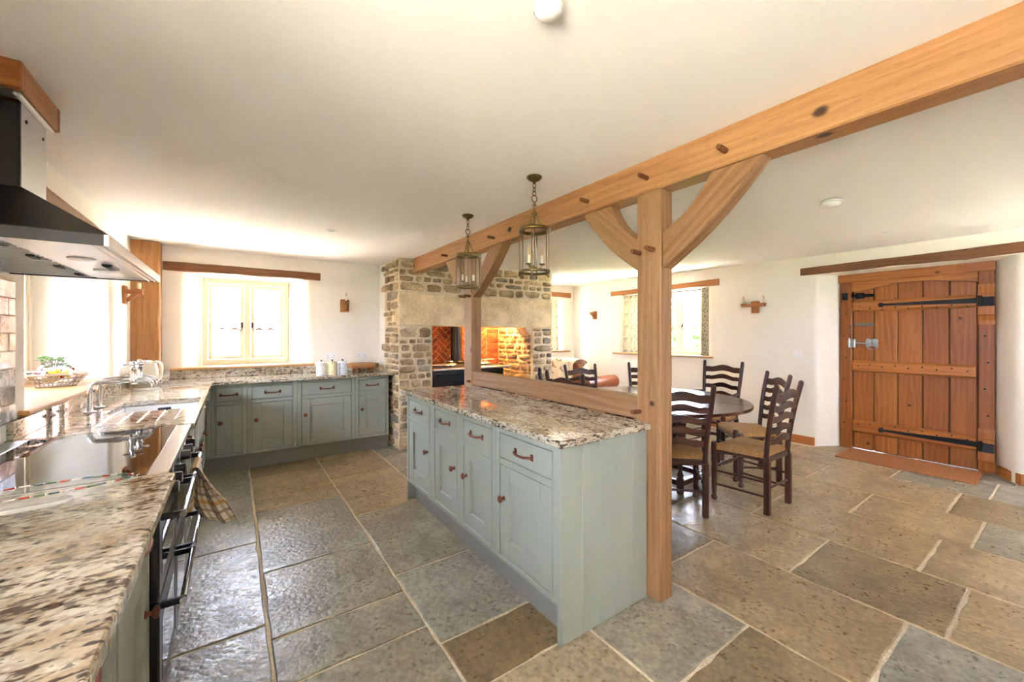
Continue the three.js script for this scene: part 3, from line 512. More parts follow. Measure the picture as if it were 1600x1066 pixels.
{
  const p = thing('island_end_panel', 'sage painted boarded end panel of the island beside the oak post', 'panel', [1.46, 0, -1.31]);
  for (let i = 0; i < 5; i++) { const a = [1.168, 1.290, 1.405, 1.520, 1.636, 1.752]; mesh('board', box(a[i] - 1.46 + (i ? .0008 : 0), a[i + 1] - 1.46 - .0008, 0, .866, -.010, .012, .0022, 'y'), M.sage, p); }
  mesh('edge_post', box(1.158 - 1.46, 1.1675 - 1.46, 0, .866, -.010, .012, .002, 'y'), M.sage, p);
  const ip = thing('island_plinth', 'recessed grey plinth under the island cabinets', 'plinth', [1.48, 0, -2.2]);
  mesh('plinth_board', box(-.255, .26, 0, .158, -.97, .878, .001, 'z'), M.plinth, ip);
  mesh('end_board', box(-.314, .265, 0, .158, -.986, -.972, .002, 'y'), M.sage, ip);
  tag(mesh('island_worktop', box(1.135, 1.752, .866, .900, -3.205, -1.272, .004, 'z'), M.granite), 'polished speckled granite worktop on the island', 'worktop');
}
// back run
const BX = [-.185, .109, .552, 1.140, 1.527];
['narrow base cabinet in the inner corner below the barn-view window', 'base cabinet below the barn-view window beside the corner cabinet', 'widest base cabinet of the back run below the canisters', 'base cabinet against the stone chimney below the wooden stand'].forEach((l, i) =>
  cabinet(l, [(BX[i] + BX[i + 1]) / 2, 0, -4.78], 0, BX[i + 1] - BX[i], 'back run cabinets', { knob: -1, fw: [.036, .036, .036, .032][i], stile: i === 0 ? .078 : .078, handle: .13 }));
tag(mesh('corner_filler', box(-.213, -.186, .16, .862, -4.80, -4.785, .001, 'y'), M.sage), 'slim sage filler strip in the inner cabinet corner', 'filler');
tag(mesh('back_plinth', box(-.26, 1.535, 0, .158, -5.25, -4.835, .001), M.plinth), 'recessed grey plinth under the back cabinets', 'plinth');
// left run (front faces +x)
const LX = -.222;
const leftRun = (z0, z1, l, knob, o = {}) => cabinet(l, [LX, 0, (z0 + z1) / 2], PI / 2, z1 - z0, 'sink run cabinets', { knob, ...o });
leftRun(-1.722, -1.245, 'base cabinet beside the range under the foreground granite', 1, { handle: .15 });
leftRun(-1.245, -.62, 'wide base cabinet under the end of the granite worktop furthest from the range', -1, { handle: .16 });
leftRun(-3.14, -2.63, 'base cabinet under the drainer grooves beyond the range', 1);
leftRun(-3.86, -3.14, 'base cabinet below the white sink', 1, { low: true });
leftRun(-4.30, -3.86, 'base cabinet between the sink and the corner', -1);
leftRun(-4.785, -4.30, 'corner base cabinet of the sink run', -1);
tag(mesh('sink_run_plinth', box(-.75, -.29, 0, .158, -4.83, -2.635, .001, 'z'), M.plinth), 'recessed plinth under the sink cabinets', 'plinth');
tag(mesh('foreground_plinth', box(-.75, -.29, 0, .158, -1.715, -.625, .001, 'z'), M.plinth), 'recessed plinth under the foreground cabinets', 'plinth');
tag(mesh('foreground_worktop', box(-.795, -.158, .868, .900, -1.726, -.6, .004, 'x'), M.granite), 'polished granite worktop on the near side of the range with the glass dish', 'worktop');
// L-shaped granite with the sink cut out and drainer grooves
{
  const y0 = .868, y1 = .900, t = thing('corner_worktop', 'polished granite worktop running round the corner past the sink', 'worktop', [-.48, y0, -4.0]);
  const P = (n, g) => { g = Array.isArray(g) ? merge(g) : g; g.translate(.48, -y0, 4.0); return mesh(n, g, M.granite, t); };
  const sx0 = -.60, sx1 = -.196, sz0 = -3.675, sz1 = -3.18, gx = [-.554, -.479, -.405, -.331, -.257];
  const slab = [box(-.795, -.165, y0, y1, -4.74, sz0, .003, 'x'), box(-.795, sx0, y0, y1, sz0, sz1, .003, 'x'), box(sx1, -.165, y0, y1, sz0, sz1, .003, 'x'), box(-.795, -.165, y0, y1 - .005, sz1, -2.614, .002, 'x')];
  // top skin of the drainer, cut by five grooves
  let x = -.795; for (const g of [...gx, null]) { const e = g === null ? -.165 : g - .005; slab.push(box(x, e, y1 - .006, y1, sz1, -2.80, .0012, 'x')); x = g === null ? 0 : g + .005; }
  slab.push(box(-.795, -.165, y1 - .006, y1, -2.80, -2.614, .0012, 'x'));
  slab.push(box(-.795, 1.568, y0, y1, -5.325, -4.74, .003, 'x'));
  slab.push(box(-.165, 1.568, y0, y1, -4.76, -4.725, .003, 'x'));
  P('slab', slab);
  P('upstand', box(-.795, -.765, y1, .982, -4.9, -2.60, .002, 'z'));
  P('upstand_001', box(-.59, 1.565, y1, .983, -5.325, -5.297, .002, 'x')).name = 'upstand';
}
{
  const t = thing('sink', 'white ceramic sink set under the granite', 'sink', [-.40, .65, -3.43]);
  const P = (n, g, m) => { g = merge(g); g.translate(.40, -.65, 3.43); return mesh(n, g, m, t); };
  P('bowl', [box(-.625, -.60, .66, .866, -3.70, -3.155, .006), box(-.20, -.178, .652, .866, -3.70, -3.155, .006), box(-.60, -.20, .66, .866, -3.70, -3.677, .006), box(-.60, -.20, .66, .866, -3.178, -3.155, .006), box(-.625, -.178, .65, .67, -3.70, -3.155, .006)], M.ceramic);
  P('overflow', [box(-.43, -.36, .825, .845, -3.677, -3.668, .004)], M.steelDark);
}
// pillar taps
for (const [z, l] of [[-3.307, 'chrome bib tap on a pillar pipe beside the drainer'], [-3.505, 'chrome bib tap on a pillar pipe beside the kettle side of the sink']]) {
  const t = thing('sink_tap', l, 'tap', [-.685, .9006, z], 0, 'sink taps');
  mesh('base_flange', lathe([[0, 0], [.028, 0], [.028, .004], [.02, .010], [0, .010]], 20), M.chrome, t);
  mesh('pipe', [tube([[0, 0, 0], [0, .12, 0], [.004, .148, 0], [.022, .168, 0], [.05, .172, 0], [.17, .174, 0]], .013, 40, 12)], M.chrome, t);
  mesh('collar', rod([.10, .173, 0], [.135, .173, 0], .018, .018, 16), M.chrome, t);
  mesh('valve_body', lathe([[0, .15], [.016, .15], [.02, .165], [.02, .185], [.014, .20], [.014, .235], [.018, .238], [.018, .25], [.012, .256], [.010, .285], [0, .285]], 18, .185), M.chrome, t);
  mesh('spout', tube([[.19, .175, 0], [.22, .178, 0], [.25, .168, 0], [.266, .145, 0], [.268, .125, 0]], .0125, 24, 10), M.chrome, t);
  const h = mesh('cross_head', [rod([.145, .272, 0], [.225, .272, 0], .005, .005, 8), rod([.185, .272, -.04], [.185, .272, .04], .005, .005, 8), ball(.008, 1, 1, 1, .145, .272, 0, 8), ball(.008, 1, 1, 1, .225, .272, 0, 8), ball(.008, 1, 1, 1, .185, .272, .04, 8), ball(.008, 1, 1, 1, .185, .272, -.04, 8)], M.chrome, t);
  mesh('index_cap', lathe([[0, .285], [.012, .285], [.012, .29], [0, .293]], 14, .185), M.ceramic, t);
}
// splashback tiles behind the range
{
  const t = thing('splashback', 'glossy white handmade tiles behind the range', 'splashback', [XL + .0015, .902, -2.1]); const r = rng(44);
  mesh('tile_bed', box(.0, .004, 0, .70, -.59, .60, 0), M.mortar, t);
  for (let k = 0; k < 9; k++) for (let i = 0; i < 9; i++) {
    const a = Math.max(-.59, -.60 + i * .152 - (k % 2) * .076), b = Math.min(.6, -.60 + (i + 1) * .152 - (k % 2) * .076 - .003); if (b - a < .02) continue;
    const m = mesh('tile', box(.004, .011 + r() * .0015, k * .076 + .002, k * .076 + .074, a, b, .002), tileMats[Math.floor(r() * 3)], t);
  }
}
// ---------- range cooker ----------
{
  const z0 = -2.608, z1 = -1.728, zc = (z0 + z1) / 2, t = thing('range_cooker', 'wide black range cooker with glass hob and chrome rails beside the foreground worktop', 'range cooker', [-.48, 0, zc]);
  const P = (n, g, m, par = t) => { g = Array.isArray(g) ? merge(g) : g; g.translate(.48, 0, -zc); return mesh(n, g, m, par); };
  P('body', box(-.785, -.232, .10, .875, z0 + .004, z1 - .004, .004), M.black);
  P('kick_board', box(-.74, -.27, .0, .10, z0 + .02, z1 - .02, .003), M.blackMatte);
  P('hob_trim', [box(-.785, -.178, .875, .899, z0, z0 + .012, .004), box(-.785, -.178, .875, .899, z1 - .012, z1, .004), box(-.232, -.178, .870, .899, z0 + .012, z1 - .012, .004), box(-.785, -.72, .875, .901, z0 + .012, z1 - .012, .003)], M.steel);
  P('hob_glass', box(-.72, -.232, .880, .9, z0 + .012, z1 - .012, .001), M.hobGlass);
  P('vent_slot', [0, 1, 2].map(i => box(-.765, -.735, .900, .903, -2.05 - i * .09, -2.0 - i * .09, .001)), M.blackMatte);
  P('control_panel', box(-.232, -.196, .775, .868, z0 + .01, z1 - .01, .005), M.steel);
  for (let i = 0; i < 7; i++) {
    const z = z1 - .09 - i * .115; if (i === 3) continue;
    const k = P('control_knob', put(lathe([[0, 0], [.026, 0], [.026, .006], [.020, .010], [.020, .036], [.017, .040], [0, .040]], 20).rotateZ(-PI / 2), -.196, .822, z), M.black);
    P('knob_bezel', put(lathe([[.021, 0], [.028, 0], [.028, .005], [.021, .006]], 20).rotateZ(-PI / 2), -.196, .822, z), M.chrome, k);
  }
  P('clock', box(-.197, -.193, .80, .845, z1 - .09 - 3 * .115 - .045, z1 - .09 - 3 * .115 + .045, .001), M.hobGlass);
  for (const [a, b] of [[z0 + .012, zc - .003], [zc + .003, z1 - .012]]) for (const [y0, y1, hy] of [[.48, .768, .745], [.115, .472, .452]]) {
    const d = P('oven_door', box(-.232, -.200, y0, y1, a, b, .006), M.black);
    P('door_window', box(-.2005, -.1985, y0 + .06, y1 - .08, a + .06, b - .06, .001), M.hobGlass, d);
    P('grab_rail', [rod([-.140, hy, a + .01], [-.140, hy, b - .01], .0105, .0105, 12)], M.chrome, d);
    for (const e of [a + .012, b - .028]) P('rail_bracket', box(-.200, -.132, hy - .011, hy + .011, e, e + .016, .003), M.steelDark, d);
  }
}
// tea towel folded over the near upper rail
{
  const hang = (len, x, side, w, ph, tw) => grid(24, 20, (u, v) => { // the cloth twists away from the rail as it falls
    const a = tw * Math.min(1, v * 1.5), k = (u - .5) * w * (1 + .35 * v), fold = .012 * Math.sin(u * PI * 5 + ph + v) * (.2 + v);
    return [x + side * .045 * v * v - k * Math.sin(a) * .8 + fold * Math.cos(a), .756 - v * len + .012 * Math.sin(u * 9) * v, -2.35 + k * Math.cos(a) + fold * Math.sin(a)];
  }, w, len);
  const top = grid(16, 6, (u, v) => { const a = PI * v; return [-.140 + Math.cos(a) * .0155, .745 + Math.sin(a) * .0165 + .004, -2.35 + (u - .5) * .19]; }, .19, .05);
  const g = smooth(merge([hang(.285, -.124, 1.6, .19, 0, -.95), top, hang(.20, -.156, -.2, .17, 1, 0)]), 1.2);
  tag(mesh('tea_towel', g, new THREE.MeshStandardMaterial({ map: towelMap, roughness: .95, side: THREE.DoubleSide })), 'checked brown and ochre tea towel hanging on the range rail', 'towel');
}
// ---------- cooker hood ----------
{
  const t = thing('cooker_hood', 'black and steel chimney cooker hood above the range', 'cooker hood', [-.55, 1.612, -2.135]);
  const P = (n, g, m, par = t) => { g = Array.isArray(g) ? merge(g) : g; g.translate(.55, -1.612, 2.135); return mesh(n, g, m, par); };
  const z0 = -2.632, z1 = -1.64, x0 = -.786, x1 = -.300, yb = 1.612, yr = 1.646, cz0 = -2.315, cz1 = -2.095, cx = -.600, yt = 1.862;
  const quad = (a, b, c, d) => { const g = new THREE.BufferGeometry(); g.setAttribute('position', new THREE.Float32BufferAttribute([...a, ...b, ...c, ...a, ...c, ...d], 3)); g.computeVertexNormals(); return uvBox(g, 'z'); };
  P('rim_side', [box(x0, x1 - .012, yb, yr, z1 - .004, z1, .001)], M.black);
  P('rim_side', [box(x0, x1 - .012, yb, yr, z0, z0 + .004, .001)], M.black);
  P('rim_front', [box(x1 - .012, x1, yb, yr, z0, z1, .001, 'z')], M.steel);
  P('canopy_side', [quad([x0, yr, z1], [x1, yr, z1], [cx, yt, cz1], [x0, yt, cz1])], M.black);
  P('canopy_side', [quad([x0, yr, z0], [x1, yr, z0], [cx, yt, cz0], [x0, yt, cz0])], M.black);
  P('canopy_front', [quad([x1, yr, z0], [x1, yr, z1], [cx, yt, cz1], [cx, yt, cz0])], M.steelDark);
  P('flue_side', box(x0, cx, yt, 2.15, cz1 - .003, cz1, .0005, 'y'), M.black); P('flue_side', box(x0, cx, yt, 2.15, cz0, cz0 + .003, .0005, 'y'), M.black);
  P('flue_front', [box(cx - .003, cx + .001, yt, 2.15, cz0, cz1, .0005, 'y')], M.steel);
  for (const [y, z] of [[2.1, -2.13], [2.1, -2.28]]) P('screw', rod([cx, y, z], [cx + .004, y, z], .006, .006, 8), M.blackMatte);
  P('underside_panel', [box(-.520, x1 - .014, yb + .004, yb + .008, z0 + .006, z1 - .006, .001, 'z')], M.steel);
  P('edge_strip', [box(-.345, -.338, yb + .0, yb + .005, z0 + .006, z1 - .006, .001, 'z'), box(-.322, -.317, yb + .0, yb + .005, z0 + .006, z1 - .006, .001, 'z')], M.steel);
  for (let i = 0; i < 4; i++) { const a = z1 - .01 - i * .243, b = a - .240; const f = P('grease_filter', [box(-.790, -.524, yb + .006, yb + .014, b, a, .002)], M.steel); P('filter_clip', [box(-.56, -.54, yb - .002, yb + .007, (a + b) / 2 - .03, (a + b) / 2 + .03, .002)], M.blackMatte, f); P('filter_rib', [0, 1, 2, 3, 4, 5].map(k => box(-.78, -.53, yb + .002, yb + .007, a - .025 - k * .038, a - .018 - k * .038, .001)), M.steel, f); }
  for (const z of [-1.98, -2.29]) P('lamp_glass', put(lathe([[0, -.006], [.034, -.004], [.036, 0], [.036, .006], [0, .006]], 22), -.43, yb + .002, z), M.ceramic);
  P('button_panel', [box(-.405, -.375, yb - .003, yb + .005, -2.22, -2.10, .002)], M.black);
  for (let i = 0; i < 3; i++) P('button', box(-.400, -.380, yb - .006, yb - .002, -2.125 - i * .036, -2.100 - i * .036, .001), M.steelDark);
  const c = thing('flue_box', 'oak boxing round the hood flue at the ceiling', 'boxing', [-.68, 2.16, -2.18]);
  mesh('fascia', box(.075, .105, .005, .098, -.165, .145, .004, 'z'), M.oakBeam, c);
  mesh('end_board', box(-.11, .106, .005, .098, .146, .172, .004, 'x'), M.doorOak, c);
  mesh('end_board', box(-.11, .106, .005, .098, -.19, -.166, .004, 'x'), M.doorOak, c);
  mesh('plaster_fillet', box(.076, .096, -.008, .004, -.165, .145, .005, 'z'), M.white, c);
}
// ---------- hanging lanterns ----------
function lantern(label, pos) {
  const t = thing('hanging_lantern', label, 'lantern', pos, 0, 'brass lanterns over the island'); // origin at ceiling
  const R = .088, yT = -.312, yB = -.548;
  mesh('ceiling_rose', lathe([[0, 0], [.044, 0], [.044, -.006], [.034, -.018], [.012, -.028], [.008, -.040], [0, -.04]], 24), M.brass, t);
  const links = []; for (let i = 0; i < 3; i++) { const g = new THREE.TorusGeometry(.014, .003, 6, 14); g.scale(.72, 1, 1); if (i % 2) g.rotateY(PI / 2); g.translate(0, -.052 - i * .022, 0); links.push(fin(g)); }
  mesh('chain', links, M.brass, t);
  { const g = new THREE.TorusGeometry(.019, .0035, 8, 20); g.translate(0, -.125, 0); mesh('ring', fin(g), M.brass, t); }
  mesh('finial', lathe([[.004, -.142], [.007, -.15], [.013, -.163], [.006, -.172], [.005, -.19], [.016, -.205], [.022, -.213], [.010, -.22], [.006, -.25], [.008, -.275], [.004, -.30], [0, -.30]], 16), M.brass, t);
  for (let i = 0; i < 6; i++) {
    const a = i * PI / 3 + .3, p = (r, y) => [Math.cos(a) * r, y, Math.sin(a) * r];
    if (i % 2 === 0) mesh('scroll_arm', tube([p(.012, -.215), p(.022, -.222), p(.026, -.245), p(.045, -.272), p(.068, -.282), p(.078, -.295), p(.082, -.312)], .0036, 26, 6), M.brass, t);
    mesh('upright', rod(p(R, yT), p(R, yB), .0038, .0038, 6), M.brass, t);
    mesh('foot', lathe([[0, -.03], [.004, -.026], [.008, -.018], [.003, -.010], [.006, 0], [0, 0]], 8, Math.cos(a) * R, yB, Math.sin(a) * R), M.brass, t);
  }
  const band = (y, h, r) => lathe([[r - .003, y], [r + .003, y], [r + .005, y + h / 2], [r + .003, y + h], [r - .003, y + h], [r - .003, y]], 36);
  mesh('top_band', band(yT - .004, .020, R), M.brass, t); mesh('bottom_band', band(yB - .004, .014, R), M.brass, t);
  { const g = new THREE.CylinderGeometry(R - .005, R - .005, yT - yB - .012, 36, 1, true); g.translate(0, (yT + yB) / 2 + .004, 0); mesh('glass_cylinder', fin(g), M.lampGlass, t); }
  mesh('stem', rod([0, -.30, 0], [0, yB + .03, 0], .004, .004, 8), M.brass, t);
  mesh('hub', lathe([[0, yB + .005], [.010, yB + .008], [.016, yB + .022], [.006, yB + .035], [0, yB + .04]], 14), M.brass, t);
  for (let i = 0; i < 3; i++) {
    const a = i * 2 * PI / 3 + .9, x = Math.cos(a) * .045, z = Math.sin(a) * .045;
    const arm = mesh('candle_arm', [tube([[0, yB + .02, 0], [x * .5, yB + .012, z * .5], [x, yB + .035, z]], .003, 12, 6), lathe([[0, 0], [.010, .002], [.020, .010], [.018, .011], [0, .008]], 16, x, yB + .036, z)], M.brass, t);
    mesh('candle_sleeve', lathe([[0, 0], [.009, 0], [.009, .048], [0, .048]], 12, x, yB + .046, z), M.candle, arm);
    mesh('bulb', lathe([[.005, 0], [.0105, .014], [.0095, .028], [.004, .046], [0, .054]], 12, x, yB + .094, z), M.bulb, arm);
  }
}
lantern('brass and glass lantern hanging above the panelled half of the island', [1.414, 2.257, -1.808]);
lantern('brass and glass lantern hanging above the chimney half of the island', [1.457, 2.257, -2.679]);
// ---------- wall sconces ----------
function sconce(label, pos, turn, arms, back = true) { // local z out of the wall
  const t = thing('wall_sconce', label, 'wall light', pos, turn);
  mesh('back_plate', box(-.05, .05, -.11, .05, 0, .022, .004, 'y'), M.sconceOak, t);
  const candle = (x, y, z, par) => { mesh('drip_tray', lathe([[0, 0], [.036, 0], [.036, .008], [0, .008]], 16, x, y, z), M.sconceOak, par); mesh('candle', lathe([[0, 0], [.014, 0], [.013, .052], [.010, .055], [0, .052]], 14, x, y + .008, z), M.candle, par); mesh('bulb', lathe([[.006, 0], [.012, .015], [.010, .03], [.004, .048], [0, .055]], 12, x, y + .062, z), M.bulb, par); };
  if (arms === 2) { const a = mesh('arm', [box(-.15, .15, -.025, .012, .05, .085, .003), box(-.02, .02, -.022, .010, .02, .06, .002)], M.sconceOak, t); candle(-.125, .012, .067, a); candle(.125, .012, .067, a); }
  else { const a = mesh('arm', [box(-.018, .018, -.018, .018, .02, .13, .003, 'z'), put(extrude([[0, 0], [.08, .075], [.08, .09], [.05, .09], [0, .04]], .02, .001), 0, 0, 0, -PI / 2).translate(.01, -.1, .02)], M.sconceOak, t); candle(0, .018, .105, a); }
}
sconce('two-candle oak wall sconce between the plank door and curtained window', [XR, 1.752, -2.56], -PI / 2, 2);
sconce('single-candle oak wall sconce in the sitting corner', [XR, 1.76, -5.49], -PI / 2, 1);
sconce('single-candle oak wall sconce on the wall beside the stone chimney', [1.142, 1.745, ZB], 0, 1);
sconce('single-candle oak wall sconce between the sink window and the corner post', [XL, 1.735, -4.86], PI / 2, 1);
// sockets and switch
for (const [x, l] of [[.985, 'white double socket above the canisters'], [1.352, 'white double socket above the wooden stand']]) {
  const s = thing('wall_socket', l, 'socket', [x, 1.092, ZB], 0);
  mesh('face_plate', box(-.073, .073, -.043, .043, 0, .009, .003), M.white, s);
  for (const dx of [-.035, .035]) { mesh('rocker', box(dx - .006, dx + .006, .012, .032, .009, .012, .001), M.white, s); mesh('pin_slots', [box(dx - .003, dx + .003, -.002, .008, .009, .0095, 0), box(dx - .014, dx - .006, -.022, -.017, .009, .0095, 0), box(dx + .006, dx + .014, -.022, -.017, .009, .0095, 0)], M.steelDark, s); }
}
{ const s = thing('light_switch', 'white double light switch beside the plank door', 'switch', [XR, 1.108, -2.068], -PI / 2); mesh('face_plate', box(-.043, .043, -.043, .043, 0, .009, .003), M.white, s); for (const dx of [-.012, .012]) mesh('rocker', box(dx - .009, dx + .009, -.017, .017, .009, .013, .002), M.white, s); }
// ceiling fittings
{
  const alarm = (x, z, l, k = 1) => { const a = thing('smoke_alarm', l, 'smoke alarm', [x, ceilH(x, z), z]); a.scale.setScalar(k); mesh('base', lathe([[0, 0], [.058, 0], [.06, -.012], [.055, -.014], [0, -.014]], 28), M.white, a); mesh('cover', lathe([[.05, -.014], [.052, -.024], [.046, -.034], [.030, -.038], [.028, -.044], [0, -.046]], 28), M.white, a); };
  alarm(3.309, -.985, 'white round smoke alarm on the ceiling over the dining side');
  alarm(.71, -.845, 'white round alarm on the ceiling over the kitchen floor', .72);
  for (const [x, z, l] of [[.699, -3.751, 'small recessed ceiling spot over the back kitchen floor'], [4.85, -1.05, 'small recessed ceiling spot over the plank door end'], [4.9, -4.1, 'small recessed ceiling spot near the curtained window']]) { const s = thing('ceiling_spot', l, 'ceiling light', [x, ceilH(x, z), z]); mesh('bezel', lathe([[.028, 0], [.043, 0], [.042, -.004], [.030, -.005], [.028, 0]], 24), M.white, s); mesh('lamp_face', lathe([[0, -.001], [.028, -.001]], 20), M.steel, s); }
}
// ---------- worktop things ----------
{
  const t = thing('kettle', 'cream enamel electric kettle in front of the oak corner post', 'kettle', [-.655, .9, -4.90], -.5);
  mesh('power_base', lathe([[0, 0], [.085, 0], [.088, .008], [.082, .018], [0, .018]], 28), M.kettle, t);
  mesh('body', lathe([[0, .02], [.092, .02], [.096, .03], [.094, .07], [.086, .13], [.076, .178], [.066, .198], [.060, .203], [0, .203]], 32), M.kettle, t);
  mesh('steel_band', lathe([[.0965, .044], [.0975, .046], [.0965, .056], [.096, .056]], 32), M.chrome, t);
  mesh('lid', lathe([[.060, .203], [.056, .210], [.03, .218], [0, .220]], 28), M.kettle, t);
  mesh('lid_knob', [lathe([[0, .218], [.006, .218], [.006, .228], [.004, .23], [0, .23]], 12), rod([-.018, .234, 0], [.018, .234, 0], .005, .005, 8), rod([0, .234, -.018], [0, .234, .018], .005, .005, 8)], M.copper, t);
  mesh('spout', put(extrude([[0, .0], [.045, .085], [-.0, .095]], .05, .008), -.075, .095, -.025, PI), M.steel, t);
  mesh('handle', tube([[.055, .195, 0], [.09, .205, 0], [.125, .185, 0], [.132, .12, 0], [.118, .05, 0], [.095, .035, 0]], .012, 30, 10), M.kettle, t);
}
{
  const t = tag(mesh('drinking_glass', lathe([[0, 0], [.03, 0], [.034, .004], [.038, .115], [.036, .115], [.032, .01], [0, .008]], 24), new THREE.MeshPhysicalMaterial({ transmission: 1, roughness: .02, thickness: .003, ior: 1.5 })), 'clear tumbler standing beside the cream kettle', 'glass'); t.position.set(-.53, .9, -4.95);
}
const canister = (x, z, c1, c2, bg, l) => {
  const t = thing('canister', l, 'canister', [x, .9, z], 0, 'canisters'), m = std([255, 255, 255], .25, { map: floralMap(c1, c2, bg) });
  const body = lathe([[0, 0], [.050, 0], [.052, .003], [.052, .128], [.050, .132], [0, .132]], 28); const p = body.attributes.position, uv = body.attributes.uv; for (let i = 0; i < p.count; i++) uv.setXY(i, Math.atan2(p.getZ(i), p.getX(i)) * .052, p.getY(i)); mesh('body', body, m, t);
  mesh('lid', lathe([[.053, .132], [.053, .142], [.040, .148], [0, .150]], 26), m, t); mesh('lid_knob', lathe([[0, .149], [.006, .15], [.005, .157], [.010, .162], [.008, .170], [0, .172]], 14), M.steelDark, t);
};
canister(.80, -4.86, '#8fae86', '#c98a90', '#f2f0ec', 'white canister with green leaf print, beside the window board');
canister(.915, -4.87, '#d8a832', '#b5c070', '#f3e9bf', 'yellow patterned canister between two paler canisters');
canister(1.03, -4.90, '#7788bb', '#9aa4c8', '#e6e8f0', 'blue and white patterned canister beside the wooden stand');
{
  const t = thing('wooden_stand', 'round footed wooden serving board on the back worktop', 'serving board', [1.29, .9015, -5.08]);
  mesh('top', uvBox(lathe([[0, .052], [.150, .052], [.158, .058], [.158, .098], [.152, .104], [0, .104]], 36), 'x'), M.oakPanel, t);
  for (let i = 0; i < 3; i++) { const a = i * 2.094 + .55; mesh('foot', ball(.027, 1, 1, 1, Math.cos(a) * .10, .026, Math.sin(a) * .10, 12), M.oakBeam, t); }
  const g = tag(mesh('pebble_ornament', ball(.04, .8, 1.05, .5, 0, 0, 0, 14), stoneMats[5]), 'rounded pale stone ornament standing between the wooden board and the chimney', 'ornament'); g.position.set(1.495, .942, -4.99);
}
{ // glass dish on the foreground worktop
  const t = thing('serving_dish', 'long shallow glass dish with mosaic rim on the foreground granite', 'dish', [-.46, .9, -1.58], .06);
  const prof = (n) => grid(40, 8, (u, v) => { const a = u * 2 * PI, r = .55 + .45 * v, up = n + .012 + .030 * v * v; return [Math.cos(a) * .235 * r, up, Math.sin(a) * .062 * r]; }, 1, .1);
  mesh('bowl', [prof(0), grid(40, 1, (u, v) => { const a = u * 2 * PI, r = .55 * v; return [Math.cos(a) * .235 * r, .012, Math.sin(a) * .062 * r]; })], new THREE.MeshPhysicalMaterial({ color: 0xffffff, roughness: .05, transmission: .8, thickness: 0, side: THREE.DoubleSide }), t);
  mesh('foot_ring', lathe([[.04, 0], [.05, 0], [.05, .012], [.04, .012]], 24).scale(2, 1, .6), M.ceramic, t);
  const cols = [[70, 110, 80], [180, 60, 50], [220, 215, 205], [90, 120, 130]], r = rng(3);
  for (let k = 0; k < 4; k++) mesh('rim_inlay', Array.from({ length: 14 }, (_, i) => { const a = (i * 4 + k) / 56 * 2 * PI; return put(cb(.020, .003, .010, .001), Math.cos(a) * .226, .0425, Math.sin(a) * .058, -Math.atan2(Math.cos(a) * .058, -Math.sin(a) * .226)); }), std(cols[k], .2), t);
}
